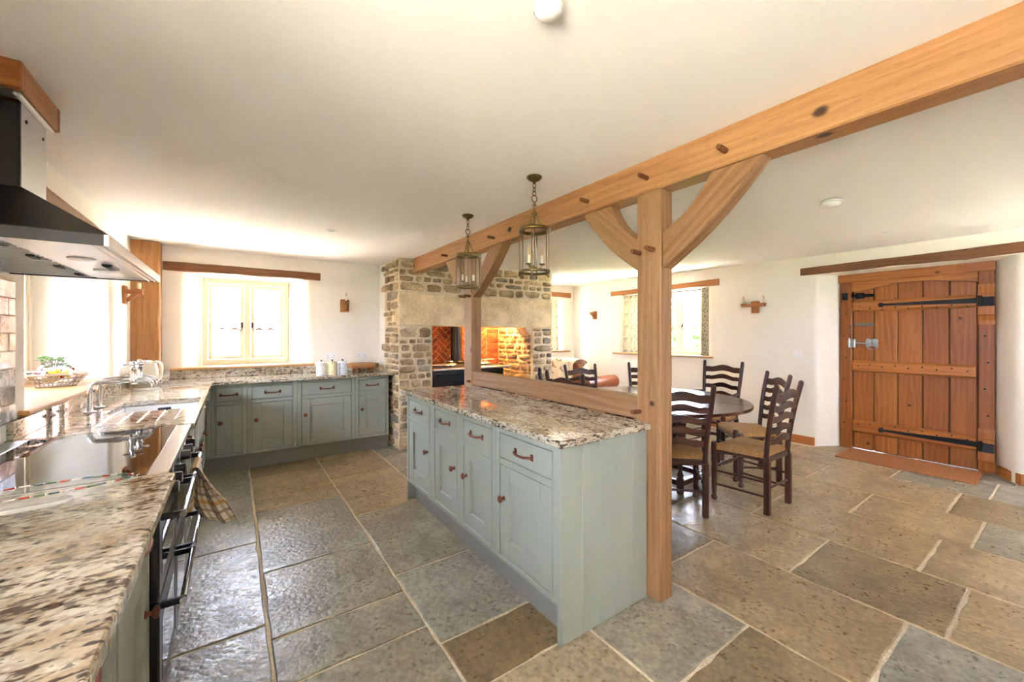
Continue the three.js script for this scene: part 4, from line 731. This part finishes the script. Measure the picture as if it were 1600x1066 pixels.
// wicker basket with vegetables on the wide window board
{
  const O = [-1.0, 1.006, -4.02], t = thing('wire_basket', 'woven rectangular basket full of vegetables on the sink window board', 'basket', O, .30);
  const L = .20, W = .13, H = .085, mw = std([188, 172, 150], .7), mg = std([150, 140, 128], .75);
  const ringAt = (k, y, r, m, n) => mesh(n, tube([[-W * k, y, -L * k], [W * k, y, -L * k], [W * k, y, L * k], [-W * k, y, L * k]].flatMap(([a, b, c], i, s) => { const q = s[(i + 1) % 4]; return [0, .12, .5, .88].map(f => [a + (q[0] - a) * f, b, c + (q[2] - c) * f]); }), r, 90, 6, true), m, t);
  ringAt(1, H, .008, mw, 'rim'); ringAt(.66, .006, .006, mw, 'base_ring');
  mesh('base', box(-W * .66, W * .66, .001, .006, -L * .66, L * .66, .001), mg, t);
  const st = []; for (let i = 0; i <= 16; i++) { const f = -1 + i / 8; for (const s of [-1, 1]) { st.push(rod([s * W * .66, .005, f * L * .66], [s * W, H, f * L + .012], .003, .003, 5)); if (i <= 10) { const h = -1 + i / 5; st.push(rod([h * W * .66, .005, s * L * .66], [h * W + .01, H, s * L], .003, .003, 5)); } } }
  mesh('stakes', st, mw, t);
  const wv = []; for (const [k, y] of [[.78, .03], [.9, .058]]) wv.push(tube([[-W * k, y, -L * k], [W * k, y, -L * k], [W * k, y, L * k], [-W * k, y, L * k]].flatMap(([a, b, c], i, s) => { const q = s[(i + 1) % 4]; return [0, .12, .5, .88].map(f => [a + (q[0] - a) * f, b, c + (q[2] - c) * f]); }), .004, 90, 5, true)); mesh('weavers', wv, mg, t);
  for (const s of [-1, 1]) mesh('handle', tube([[-.06, H, s * L], [-.055, H + .03, s * (L + .012)], [0, H + .045, s * (L + .02)], [.055, H + .03, s * (L + .012)], [.06, H, s * L]], .010, 20, 8), M.white, t);
  const at = (x, y, z) => { const c = Math.cos(.30), s = Math.sin(.30); return [O[0] + x * c + z * s, O[1] + y, O[2] - x * s + z * c]; };
  const lay = (name, g, m, p, label, cat, turn = 0) => { const o = tag(mesh(name, g, m), label, cat); o.position.set(...at(...p)); o.rotation.y = turn; return o; };
  const pepper = (c) => { const g = new THREE.SphereGeometry(.042, 20, 14), p = g.attributes.position; for (let i = 0; i < p.count; i++) { const a = Math.atan2(p.getZ(i), p.getX(i)), k = 1 + .09 * Math.cos(3 * a), y = p.getY(i); p.setXYZ(i, p.getX(i) * k, y * 1.05 - (Math.hypot(p.getX(i), p.getZ(i)) < .012 && y > 0 ? .012 : 0), p.getZ(i) * k); } g.computeVertexNormals(); return fin(g); };
  const red = std([176, 30, 26], .2), yel = std([226, 190, 52], .4), wht = std([232, 222, 204], .6), grn = std([96, 132, 56], .5), pur = std([120, 36, 48], .35), pot = std([206, 176, 120], .7);
  const pp = thing('red_pepper', 'shiny red bell pepper in the basket', 'pepper', at(.01, .075, -.035)); mesh('flesh', pepper(), red, pp); mesh('stalk', rod([0, .03, 0], [.006, .055, .004], .005, .004, 7), grn, pp);
  const p2 = thing('red_pepper', 'second red pepper lying low against the basket edge', 'pepper', at(.062, .088, .028)); mesh('flesh', pepper().scale(.85, .8, 1), red, p2); mesh('stalk', rod([0, .024, 0], [.012, .044, 0], .004, .004, 7), grn, p2);
  const lemon = lathe([[0, -.045], [.008, -.04], [.022, -.028], [.03, 0], [.022, .028], [.008, .04], [0, .045]], 18).rotateX(PI / 2);
  lay('lemon', lemon, yel, [.055, .085, .098], 'yellow lemon lying foremost in the basket', 'lemon', 1.2);
  lay('lemon', lemon.clone(), yel, [-.01, .105, .128], 'yellow lemon beside the basket handle', 'lemon', .5);
  lay('potato', ball(.034, 1.2, .85, 1, 0, 0, 0), pot, [-.02, .055, .06], 'pale potato half hidden under the lemons', 'potato');
  lay('red_onion', ball(.033, 1, .95, 1, 0, 0, 0), pur, [-.055, .085, .025], 'dark red onion behind the red pepper', 'onion');
  lay('red_onion', ball(.030, 1, .95, 1, 0, 0, 0), pur, [-.055, .085, .095], 'small red onion near the basket handle', 'onion');
  for (const [x, z, l] of [[.085, .150, 'garlic bulb nearest the basket corner'], [-.055, .150, 'garlic bulb under the basket handle']]) lay('garlic_bulb', lathe([[0, -.02], [.02, -.018], [.028, -.004], [.02, .012], [.006, .024], [.005, .045], [0, .045]], 14), wht, [x, .075, z], l, 'garlic');
  lay('tomato', ball(.03, 1, .85, 1, 0, 0, 0), std([196, 52, 34], .2), [.075, .068, -.075], 'small round tomato beside the herbs', 'tomato');
  const hb = thing('herb_bunch', 'bunch of green herbs at the wall end of the basket', 'herbs', at(0, .085, -.105)); const r = rng(9), lf = [], sm = [];
  for (let i = 0; i < 40; i++) { const a = r() * 6.28, h = .03 + r() * .075, q = .02 + r() * .06, x = Math.cos(a) * q, z = Math.sin(a) * q * 1.2; sm.push(rod([0, -.02, 0], [x, h, z], .0015, .001, 4)); for (let k = 0; k < 2; k++) lf.push(put(ball(.016, 1, .12, .55, 0, 0, 0, 6), x + (r() - .5) * .02, h + (r() - .5) * .02, z + (r() - .5) * .02, r() * 6, r() - .5, r() - .5)); }
  mesh('stems', sm, std([110, 60, 66], .6), hb); mesh('leaves', lf, grn, hb);
}
// ---------- dining table ----------
{
  const t = thing('dining_table', 'dark oak oval gateleg dining table', 'table', [3.3, 0, -2.37]), a = .79, b = .83;
  const el = (k, y) => Array.from({ length: 49 }, (_, i) => [Math.cos(i / 48 * 2 * PI) * k, y]);
  const topGeo = (x0, x1) => { const pts = [], n = 40; for (let i = 0; i <= n; i++) { const z = -1 + 2 * i / n; pts.push(z); } const o = []; const zEdge = (x) => b * Math.sqrt(Math.max(0, 1 - x * x / (a * a))); for (let i = 0; i <= n; i++) { const x = x0 + (x1 - x0) * i / n; o.push([x, zEdge(x)]); } for (let i = n; i >= 0; i--) { const x = x0 + (x1 - x0) * i / n; o.push([x, -zEdge(x)]); } const g = extrude(o, .026, .005, 'y'); g.rotateX(PI / 2); g.translate(0, .751, 0); return uvBox(g, 'z'); };
  mesh('table_top', topGeo(-.26, .26), M.table, t); mesh('table_leaf', topGeo(.2625, a - .0005), M.table, t); mesh('table_leaf', topGeo(-a + .0005, -.2625), M.table, t);
  mesh('apron', [box(-.22, .22, .60, .724, -.43, -.405, .003), box(-.22, .22, .60, .724, .405, .43, .003), box(-.22, -.195, .60, .724, -.405, .405, .003, 'z'), box(.195, .22, .60, .724, -.405, .405, .003, 'z')], M.chair, t);
  const dr = mesh('drawer', box(-.17, .17, .615, .71, .431, .442, .003), M.chair, t); mesh('knob', lathe([[0, 0], [.007, 0], [.006, .010], [.012, .016], [.010, .024], [0, .026]], 14).rotateX(PI / 2).translate(0, .66, .442), M.brass, dr);
  const leg = () => lathe([[0, 0], [.022, 0], [.030, .012], [.030, .03], [.022, .04], [.022, .045], [.030, .05], [.030, .13], [.020, .14], [.028, .16], [.016, .19], [.019, .26], [.026, .36], [.029, .42], [.018, .45], [.028, .47], [.018, .485], [.030, .50], [.030, .60], [.030, .72], [0, .72]], 18);
  for (const [x, z] of [[-.19, -.40], [.19, -.40], [-.19, .40], [.19, .40], [.42, -.05], [-.42, .05]]) mesh('leg', leg().translate(x, 0, z), M.chair, t);
  mesh('stretcher', [box(-.21, -.17, .07, .115, -.40, .40, .003, 'z'), box(.17, .21, .07, .115, -.40, .40, .003, 'z'), box(-.19, .19, .07, .115, -.42, -.38, .003), box(-.19, .19, .07, .115, .38, .42, .003)], M.chair, t);
  mesh('gate', [rod([.19, .09, .3], [.42, .09, -.05], .016), rod([.19, .66, .3], [.42, .66, -.05], .016)], M.chair, t); mesh('gate', [rod([-.19, .09, -.3], [-.42, .09, .05], .016), rod([-.19, .66, -.3], [-.42, .66, .05], .016)], M.chair, t);
}
// ---------- ladderback chairs ----------
function makeChair(H = .985, arms = false) {
  const t = new THREE.Group(), zr = .185, zf = -.19, wr = .185, wf = .222, sy = .445;
  const top = (s) => { const R = .0185, p = [[s * wr, 0, zr + .01], [s * wr, .40, zr], [s * (wr + .004), .55, zr + .012], [s * (wr + .022), .80, zr + .05], [s * (wr + .032), H - .02, zr + .085]]; return p; };
  for (const s of [-1, 1]) {
    const p = top(s);
    mesh('leg', [box(s * wr - .020, s * wr + .020, 0, .40, zr - .012, zr + .028, .004, 'y'), tube([p[1], p[2], p[3], p[4]], .0185, 20, 10), ball(.019, 1, 1.2, 1, p[4][0], p[4][1] + .004, p[4][2], 10), rod([s * wr, .39, zr + .004], [s * wr, .45, zr], .021, .0185, 10)], M.chair, t);
    mesh('leg', lathe([[0, 0], [.017, 0], [.024, .012], [.022, .03], [.014, .042], [.017, .055], [.021, .13], [.021, .20], [.024, .25], [.019, .29], [.025, .32], [.022, .36], [.024, .38], [.024, .465], [.02, .475], [0, .476]], 14, s * wf, 0, zf), M.chair, t);
  }
  const n = 5;
  for (let k = 0; k < n; k++) {
    const y = .545 + k * (H - .10 - .545) / (n - 1), h = k === n - 1 ? .062 : .046, q = clamp((y - .45) / (H - .47)), xw = wr + .028 * q - .006, zc = zr + .002 + .088 * Math.pow(q, 1.35);
    const N = 18, pos = [], idx = [], uv = [];
    for (let i = 0; i <= N; i++) {
      const u = -1 + 2 * i / N, x = u * xw, arch = .020 * (1 - u * u) + .010 * Math.cos(u * PI * 1.5) * (Math.abs(u) < .72 ? 1 : .3) - .004, zb = zc + .024 * (1 - u * u);
      const y0 = y - h / 2 + arch * .75, y1 = y + h / 2 + arch;
      for (const [yy, zz] of [[y0, zb - .005], [y1, zb - .005], [y1, zb + .005], [y0, zb + .005]]) { pos.push(x, yy, zz); uv.push(x, yy); }
    }
    for (let i = 0; i < N; i++) for (let e = 0; e < 4; e++) { const A = i * 4 + e, B = i * 4 + (e + 1) % 4; idx.push(A, B, B + 4, A, B + 4, A + 4); }
    const g = new THREE.BufferGeometry(); g.setAttribute('position', new THREE.Float32BufferAttribute(pos, 3)); g.setAttribute('uv', new THREE.Float32BufferAttribute(uv, 2)); g.setIndex(idx); g.computeVertexNormals();
    mesh('slat', smooth(g, .6), M.chair, t);
  }
  // rush seat in four woven quarters
  const S = [[-wf - .012, zf - .012], [wf + .012, zf - .012], [wr + .004, zr - .006], [-wr - .004, zr - .006]];
  for (let k = 0; k < 4; k++) {
    const A = S[k], B = S[(k + 1) % 4], g = grid(8, 6, (u, v) => { const ex = A[0] + (B[0] - A[0]) * u, ez = A[1] + (B[1] - A[1]) * u, c = .02 * 0; const x = ex * (1 - v), z = ez * (1 - v); const rim = Math.min(1, (v) / .12); return [x, sy + .018 * Math.sqrt(Math.min(1, v / .1)) - .012 * v * v + c, z]; }, .42, .2);
    const side = grid(8, 3, (u, v) => { const a = v * PI / 2, ex = A[0] + (B[0] - A[0]) * u, ez = A[1] + (B[1] - A[1]) * u; return [ex, sy - v * .035, ez]; }, .42, .035);
    mesh('rush_seat', smooth(merge([g, side]), .9), M.rush, t);
  }
  mesh('seat_rail', [box(-wf, wf, .385, .425, zf - .012, zf + .012, .003), box(-wr, wr, .385, .425, zr - .010, zr + .010, .003), ...[-1, 1].map(s => rod([s * wf, .405, zf], [s * wr, .405, zr], .014, .014, 8))], M.chair, t);
  mesh('front_stretcher', put(lathe([[0, -.22], [.009, -.22], [.010, -.10], [.017, -.085], [.012, -.07], [.02, -.03], [.012, 0], [.02, .03], [.012, .07], [.017, .085], [.010, .10], [.009, .22], [0, .22]], 12).rotateZ(PI / 2), 0, .27, zf), M.chair, t);
  for (const s of [-1, 1]) { mesh('side_stretcher', rod([s * wf, .24, zf], [s * wr, .24, zr], .009, .009, 8), M.chair, t); mesh('side_stretcher', rod([s * wf, .13, zf], [s * wr, .13, zr], .009, .009, 8), M.chair, t); }
  mesh('back_stretcher', [rod([-wr, .19, zr + .005], [wr, .19, zr + .005], .009, .009, 8)], M.chair, t);
  if (arms) for (const s of [-1, 1]) { mesh('arm_rest', tube([[s * (wr + .006), .68, zr + .02], [s * (wf + .02), .685, 0], [s * (wf + .015), .67, zf - .01]], .015, 18, 8), M.chair, t); mesh('arm_post', rod([s * wf, .46, zf + .02], [s * (wf + .015), .67, zf], .013, .011, 8), M.chair, t); }
  return t;
}
const chairA = makeChair(), chairB = makeChair(1.04, true); let nA = 0, nB = 0;
function placeChair(proto, x, z, fx, fz, label) { // (x,z) middle of the rear feet, (fx,fz) facing
  const first = proto === chairA ? nA++ === 0 : nB++ === 0, c = first ? proto : proto.clone(), th = Math.atan2(-fx, -fz);
  c.name = numbered('ladderback_chair'); scene.add(c); const l = Math.hypot(fx, fz); c.position.set(x + fx / l * .19, 0, z + fz / l * .19); c.rotation.y = th;
  c.userData = {}; tag(c, label, 'chair', 'ladderback dining chairs'); return c;
}
placeChair(chairA, 3.47, -1.372, 0, -1, 'dark ladderback chair with whole rush seat showing, between oak post and plank door');
placeChair(chairA, 2.735, -1.742, .70, -.72, 'dark ladderback chair half hidden behind the oak post foot');
placeChair(chairA, 4.225, -1.745, -.72, -.69, 'dark ladderback chair with light-catching slats on the door side of the table');
placeChair(chairB, 4.66, -2.45, -1, .03, 'ladderback armchair at the table below the two-candle sconce');
placeChair(chairA, 4.40, -3.26, -.72, .69, 'dark ladderback chair at the table before the curtained window');
placeChair(chairA, 3.505, -3.50, -.2, 1, 'dark ladderback chair at the table end before the leather armchair');
placeChair(chairB, 2.33, -2.48, 1, 0, 'ladderback armchair tucked behind the island oak rail');
placeChair(chairA, 2.69, -3.22, .78, .63, 'dark ladderback chair at the table before the stone pier');
// ---------- leather armchair with throw ----------
{
  const t = thing('leather_armchair', 'tan leather armchair with rolled arms in the sitting corner', 'armchair', [4.98, 0, -5.10], .12); // faces +x
  const roll = (z) => { const g = new THREE.CylinderGeometry(.115, .115, .80, 28, 1); g.rotateZ(PI / 2); g.translate(.06, .535, z); return fin(g); };
  for (const z of [.40, -.40]) { const a = mesh('arm', [roll(z), box(-.34, .44, .10, .54, z - .09, z + .09, .03)], M.leather, t); mesh('arm_scroll', put(lathe([[0, 0], [.108, 0], [.116, .008], [.108, .018], [.07, .022], [0, .024]], 26).rotateZ(-PI / 2), .458, .535, z), M.leather, a); }
  mesh('back', smooth(grid(18, 24, (u, v) => { const a = v * 2 * PI, w = -.40 + u * .80, e = Math.sqrt(Math.max(0, 1 - Math.pow(Math.abs(2 * u - 1), 6))); const x = Math.cos(a) * .13 * (.3 + .7 * e), y = Math.sin(a); return [-.34 + x - .10 * Math.max(0, y * .5 + .5), .50 + y * (.40 * (.80 + .2 * e)), w]; }, .8, 1.2), 1), M.leather, t);
  mesh('seat_cushion', box(-.25, .42, .30, .46, -.30, .30, .05), M.leather, t); mesh('base', box(-.42, .42, .07, .30, -.44, .44, .03), M.leather, t);
  for (const [x, z] of [[.36, .38], [.36, -.38], [-.36, .38], [-.36, -.38]]) mesh('foot', lathe([[0, 0], [.02, 0], [.03, .05], [.03, .075], [0, .075]], 12, x, 0, z), M.chair, t);
  const th = tag(mesh('floral_throw', smooth(grid(24, 28, (u, v) => { const s = v, wh = s < .5 ? .38 : .38 - .12 * Math.min(1, (s - .5) / .1), w = (2 * u - 1) * wh; let x, y; if (s < .3) { x = -.60 - .02 * Math.sin(u * 20); y = .55 + s / .3 * .34; } else if (s < .5) { const a = PI - (s - .3) / .2 * PI; x = -.435 + Math.cos(a) * .165; y = .89 + Math.sin(a) * .065; } else { const q = (s - .5) / .5; x = -.255 + .16 * q; y = .89 - q * .37; } return [x + .008 * Math.sin(u * 17 + v * 5), y + .02 * Math.sin(u * PI), w]; }, .8, 1.1), 1.2), new THREE.MeshStandardMaterial({ map: throwMap, roughness: .95, side: THREE.DoubleSide })), 'cream floral throw draped over the leather armchair back', 'throw'); th.position.set(4.98, 0, -5.10); th.rotation.y = .12;
  const cu = tag(mesh('scatter_cushion', ball(.2, .38, 1, 1, 0, 0, 0, 18), std([255, 255, 255], .9, { map: floralMap('#8a3b34', '#5a5f80', '#e8e2da') })), 'red and white patterned cushion on the leather armchair', 'cushion'); cu.position.set(5.04, .672, -5.11);
}
// ---------- curtains ----------
function curtain(label, pos, turn, w, h, seed) {
  const t = thing('curtain', label, 'curtain', pos, turn), r = rng(seed), ph = r() * 6;
  mesh('cloth', smooth(merge([grid(64, 10, (u, v) => [(u - .5) * w * (.82 + .18 * (1 - v) * .6 + .1 * v * 0), v * h, .025 * Math.sin(u * PI * 11 + ph + .5 * Math.sin(v * 3)) * (1 - .3 * v)], w * 2.2, h)]), 1.4), new THREE.MeshPhysicalMaterial({ map: curtainMap, roughness: .95, transmission: .1, thickness: 0, side: THREE.DoubleSide }), t);
  mesh('heading', smooth(grid(64, 2, (u, v) => [(u - .5) * w * .84, h - .05 + v * .06, .028 * Math.sin(u * PI * 11 + ph) + .004], w * 2.2, .06), 1.4), new THREE.MeshStandardMaterial({ map: curtainMap, roughness: .95, side: THREE.DoubleSide }), t);
}
curtain('patterned curtain hanging on the door side of the dining window', [XR + .05, 1.034, -3.27], -PI / 2, .20, 1.02, 1);
curtain('patterned curtain hanging on the armchair side of the dining window', [XR + .05, 1.034, -4.66], -PI / 2, .44, 1.02, 2);
curtain('patterned curtain behind the leather armchair beside the chimney', [5.22, 1.034, ZE - .03], 0, .42, 1.06, 3);
{ const c = thing('curtain_pole', 'slim dark pole carrying the dining window curtains', 'curtain pole', [XR + .10, 2.05, -4.05]); mesh('pole', rod([0, 0, -.84], [0, 0, .86], .008, .008, 10), M.iron, c); for (const z of [-.84, .86]) mesh('finial', ball(.014, 1, 1, 1, 0, 0, z, 10), M.iron, c); }
// ---------- stove in the inglenook ----------
{
  const t = thing('range_stove', 'black cast iron range stove inside the stone inglenook', 'stove', [2.64, 0, -5.05]);
  const P = (n, g, m, par = t) => { g = Array.isArray(g) ? merge(g) : g; g.translate(-2.64, 0, 5.05); return mesh(n, g, m, par); };
  P('body', box(2.07, 3.17, .06, .885, -5.42, -4.76, .012), M.black); P('plinth', box(2.10, 3.14, 0, .06, -5.40, -4.80, .004), M.blackMatte);
  P('hotplate_top', box(2.05, 3.19, .885, .925, -5.44, -4.73, .010), M.blackMatte);
  P('towel_rail', [rod([2.08, .905, -4.69], [3.22, .905, -4.69], .016, .016, 12), ball(.022, 1, 1, 1, 3.225, .905, -4.69, 12), ball(.022, 1, 1, 1, 2.075, .905, -4.69, 12)], M.steel);
  for (const x of [2.2, 3.05]) P('rail_bracket', box(x, x + .025, .885, .92, -4.74, -4.69, .004), M.steel);
  for (const x of [2.36, 2.92]) { const l = P('hotplate_lid', lathe([[0, 0], [.20, 0], [.21, .008], [.205, .028], [.16, .048], [.08, .060], [0, .063]], 36, x, .925, -5.08), M.chrome); P('lid_handle', [tube([[x - .05, .985, -4.90], [x - .05, .995, -4.86], [x + .05, .995, -4.86], [x + .05, .985, -4.90]], .008, 20, 8)], M.chrome, l); }
  for (const [x0, x1, y0, y1] of [[2.12, 2.58, .48, .84], [2.12, 2.58, .10, .44], [2.66, 3.12, .48, .84], [2.66, 3.12, .10, .44]]) { const d = P('oven_door', box(x0, x1, y0, y1, -4.76, -4.735, .010), M.iron); P('door_handle', [tube([[x1 - .06, y1 - .10, -4.735], [x1 - .06, y1 - .10, -4.69], [x1 - .06, y0 + .1, -4.69], [x1 - .06, y0 + .1, -4.735]], .009, 20, 8)], M.chrome, d); }
  P('flue_pipe', [rod([2.72, .925, -5.36], [2.72, 1.80, -5.36], .085, .085, 24), lathe([[.086, 0], [.11, 0], [.11, .03], [.086, .04]], 24, 2.72, .925, -5.36)], M.black);
  const k = tag(mesh('folded_cloth', box(3.0, 3.14, .990, .998, -5.02, -4.95, .003), M.white), 'folded white cloth lying on the stove lid', 'cloth');
}
{ // lamp inside the inglenook
  const t = thing('inglenook_light', 'small warm light hidden behind the stone lintel above the stove', 'light', [3.30, 1.80, -5.0]);
  mesh('housing', lathe([[0, .008], [.045, .008], [.05, -.02], [.044, -.03], [.042, -.022], [0, -.018]], 22), M.steelDark, t);
  mesh('lamp_face', lathe([[0, -.026], [.040, -.026]], 20), new THREE.MeshStandardMaterial({ color: 0xffffff, emissive: new THREE.Color(1, .66, .32), emissiveIntensity: 6 }), t);
  const L = new THREE.PointLight(new THREE.Color(1, .60, .24), .75, 0, 2); L.name = 'inglenook_bulb'; L.position.set(0, -.06, 0); L.castShadow = true; L.shadow.radius = 2; t.add(L);
}
// ---------- outside ----------
{
  tag(structMesh('ground', box(-40, 60, -.9, -.605, -60, 40, 0), std([112, 120, 88], .95)), 'mown lawn around the house', 'lawn');
  tag(structMesh('terrace', [box(-1.3, 6.4, -.604, -.56, -9.6, -6.6, 0), box(6.4, 12, -.604, -.56, -9.6, 8, 0), box(-1.3, 6.4, -.604, -.56, 2.05, 8, 0)], std([236, 232, 224], .9, { map: mortarMap })), 'pale stone terrace round the house', 'terrace');
  tag(structMesh('gravel_drive', box(-9, -1.3, -.604, -.56, -12, 6, 0), std([186, 182, 174], .95, { map: mortarMap })), 'pale gravel drive outside the sink window', 'drive');
  // oak-framed barn with pantiles seen from the kitchen window
  const t = thing('barn', 'oak-framed open barn with pantile roof seen through the back window', 'barn', [.6, -.6, -11]);
  const P = (n, g, m, par = t) => { g = Array.isArray(g) ? merge(g) : g; g.translate(-.6, .6, 11); return mesh(n, g, m, par); };
  const oakO = oak([186, 140, 98], .7);
  P('wall_plate', box(-2.2, 6.4, 1.26, 1.44, -10.55, -10.35, .006), oakO);
  for (const x of [-2.1, -.02, 2.2, 4.3, 6.3]) P('barn_post', box(x - .09, x + .09, -.6, 1.26, -10.54, -10.36, .006, 'y'), oakO);
  P('barn_brace', put(cb(.95, .13, .10, .004), -.42, .98, -10.45, 0, 0, .72), oakO); P('barn_brace', put(cb(.95, .13, .10, .004), .40, .98, -10.45, 0, 0, -.72), oakO);
  P('mid_rail', box(.15, 6.3, .82, .92, -10.5, -10.40, .004), oakO);
  for (let i = 0; i < 12; i++) P('stud', box(.5 + i * .45, .56 + i * .45, -.6, 1.26, -10.48, -10.42, .003, 'y'), oakO);
  P('back_wall', box(-2.2, 6.4, -.6, 1.4, -13.9, -13.7, 0), std([150, 140, 128], .9, { map: stoneMap })); P('side_wall', box(-2.2, -.9, -.6, 1.4, -13.7, -11.2, 0), std([150, 140, 128], .9, { map: stoneMap }));
  // roof: eave at z=-10.1 y=1.50 rising to the ridge
  const ez = -10.05, ey = 1.47, rz = -12.6, ry = 3.35, L = Math.hypot(rz - ez, ry - ey), ang = Math.atan2(ry - ey, ez - rz), r = rng(21), x00 = -.75;
  const hip = (q) => -1.0 + q * 1.9; // left hip edge moves right with height
  { const s = [[hip(0), ey - .03, ez], [7, ey - .03, ez], [7, ry - .03, rz], [hip(1), ry - .03, rz]], g = new THREE.BufferGeometry(); g.setAttribute('position', new THREE.Float32BufferAttribute([...s[0], ...s[1], ...s[2], ...s[0], ...s[2], ...s[3]], 3)); g.computeVertexNormals(); const deck = uvBox(g, 'x'); P('roof_deck', deck, std([90, 70, 60], .9)); }
  const tileG = grid(8, 2, (u, v) => [(u - .5) * .235, .022 * Math.sin(u * 2 * PI) + .012 - v * .006, -v * .40], .235, .4), tm = [[132, 92, 74], [148, 106, 86], [118, 86, 74]].map(c => std(c, .9, { map: brickMap, side: THREE.DoubleSide }));
  const courses = Math.floor(L / .33);
  for (let k = 0; k < courses; k++) { const q = k / courses; for (let i = 0; i < 24; i++) { const x = -1.0 + i * .215; if (x < hip(q) || x > 3.4) continue; const m = mesh('pantile', tileG, tm[Math.floor(r() * 3)], t); m.position.set(x - .6, ey + (ry - ey) * q + .6 + .004, ez + (rz - ez) * q + 11); m.rotation.x = ang + .03; } }
  // planting
  const bush = (name, label, cat, p, sx, sy, sz, seed, c, n = 900) => {
    const g = thing(name, label, cat, p), r = rng(seed), leaf = new THREE.PlaneGeometry(.16, .09), m = new THREE.InstancedMesh(leaf, new THREE.MeshStandardMaterial({ color: lin(...c), roughness: .8, side: THREE.DoubleSide }), n), M4 = new THREE.Matrix4(), q = new THREE.Quaternion(), e = new THREE.Euler(), s = V3(1, 1, 1);
    for (let i = 0; i < n; i++) { const u = r() * 2 - 1, a = r() * 6.283, k = Math.sqrt(1 - u * u), d = .72 + .34 * r(), bump = 1 + .16 * Math.sin(a * 5 + u * 7); e.set(r() * 6, r() * 6, r() * 6); q.setFromEuler(e); s.setScalar(.8 + r() * .9); M4.compose(V3(Math.cos(a) * k * d * sx * bump, sy + u * d * sy * bump, Math.sin(a) * k * d * sz * bump), q, s); m.setMatrixAt(i, M4); m.setColorAt(i, new THREE.Color().setScalar(.6 + r() * .7)); }
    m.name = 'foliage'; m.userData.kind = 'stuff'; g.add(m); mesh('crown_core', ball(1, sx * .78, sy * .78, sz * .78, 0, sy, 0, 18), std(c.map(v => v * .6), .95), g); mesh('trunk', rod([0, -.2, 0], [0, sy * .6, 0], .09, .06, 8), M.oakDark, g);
  };
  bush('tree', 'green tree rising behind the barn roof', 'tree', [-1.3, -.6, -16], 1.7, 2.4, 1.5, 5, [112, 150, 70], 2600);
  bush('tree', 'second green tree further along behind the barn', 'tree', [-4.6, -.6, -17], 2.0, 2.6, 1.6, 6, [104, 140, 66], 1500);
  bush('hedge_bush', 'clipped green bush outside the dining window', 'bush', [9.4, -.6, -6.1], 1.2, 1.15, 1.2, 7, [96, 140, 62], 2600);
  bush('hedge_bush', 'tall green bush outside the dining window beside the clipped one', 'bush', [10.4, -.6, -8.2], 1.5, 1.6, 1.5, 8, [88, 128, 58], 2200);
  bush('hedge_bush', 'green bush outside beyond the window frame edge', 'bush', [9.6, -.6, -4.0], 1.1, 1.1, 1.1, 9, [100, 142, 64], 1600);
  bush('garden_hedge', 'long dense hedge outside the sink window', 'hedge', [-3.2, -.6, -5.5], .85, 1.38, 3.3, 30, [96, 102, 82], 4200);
  bush('tall_shrub', 'tall evergreen shrub outside between the sink window and the foreground window', 'shrub', [-2.35, -.6, -1.55], .95, 1.42, .55, 44, [92, 98, 78], 1800);
  tag(structMesh('roof_slab', [box(-1.4, 6.5, 2.76, 3.0, -6.7, 2.1, 0), box(-2.0, -1.31, 2.28, 3.0, -6.7, 2.1, 0), box(6.31, 6.75, 2.30, 3.0, -6.7, 2.1, 0), box(-1.3, 3.88, 2.30, 3.0, -6.3, -5.85, 0)], std([90, 80, 72], .9)), 'roof deck closing the house above the ceiling', 'roof');
}
renderer.render(scene, camera);
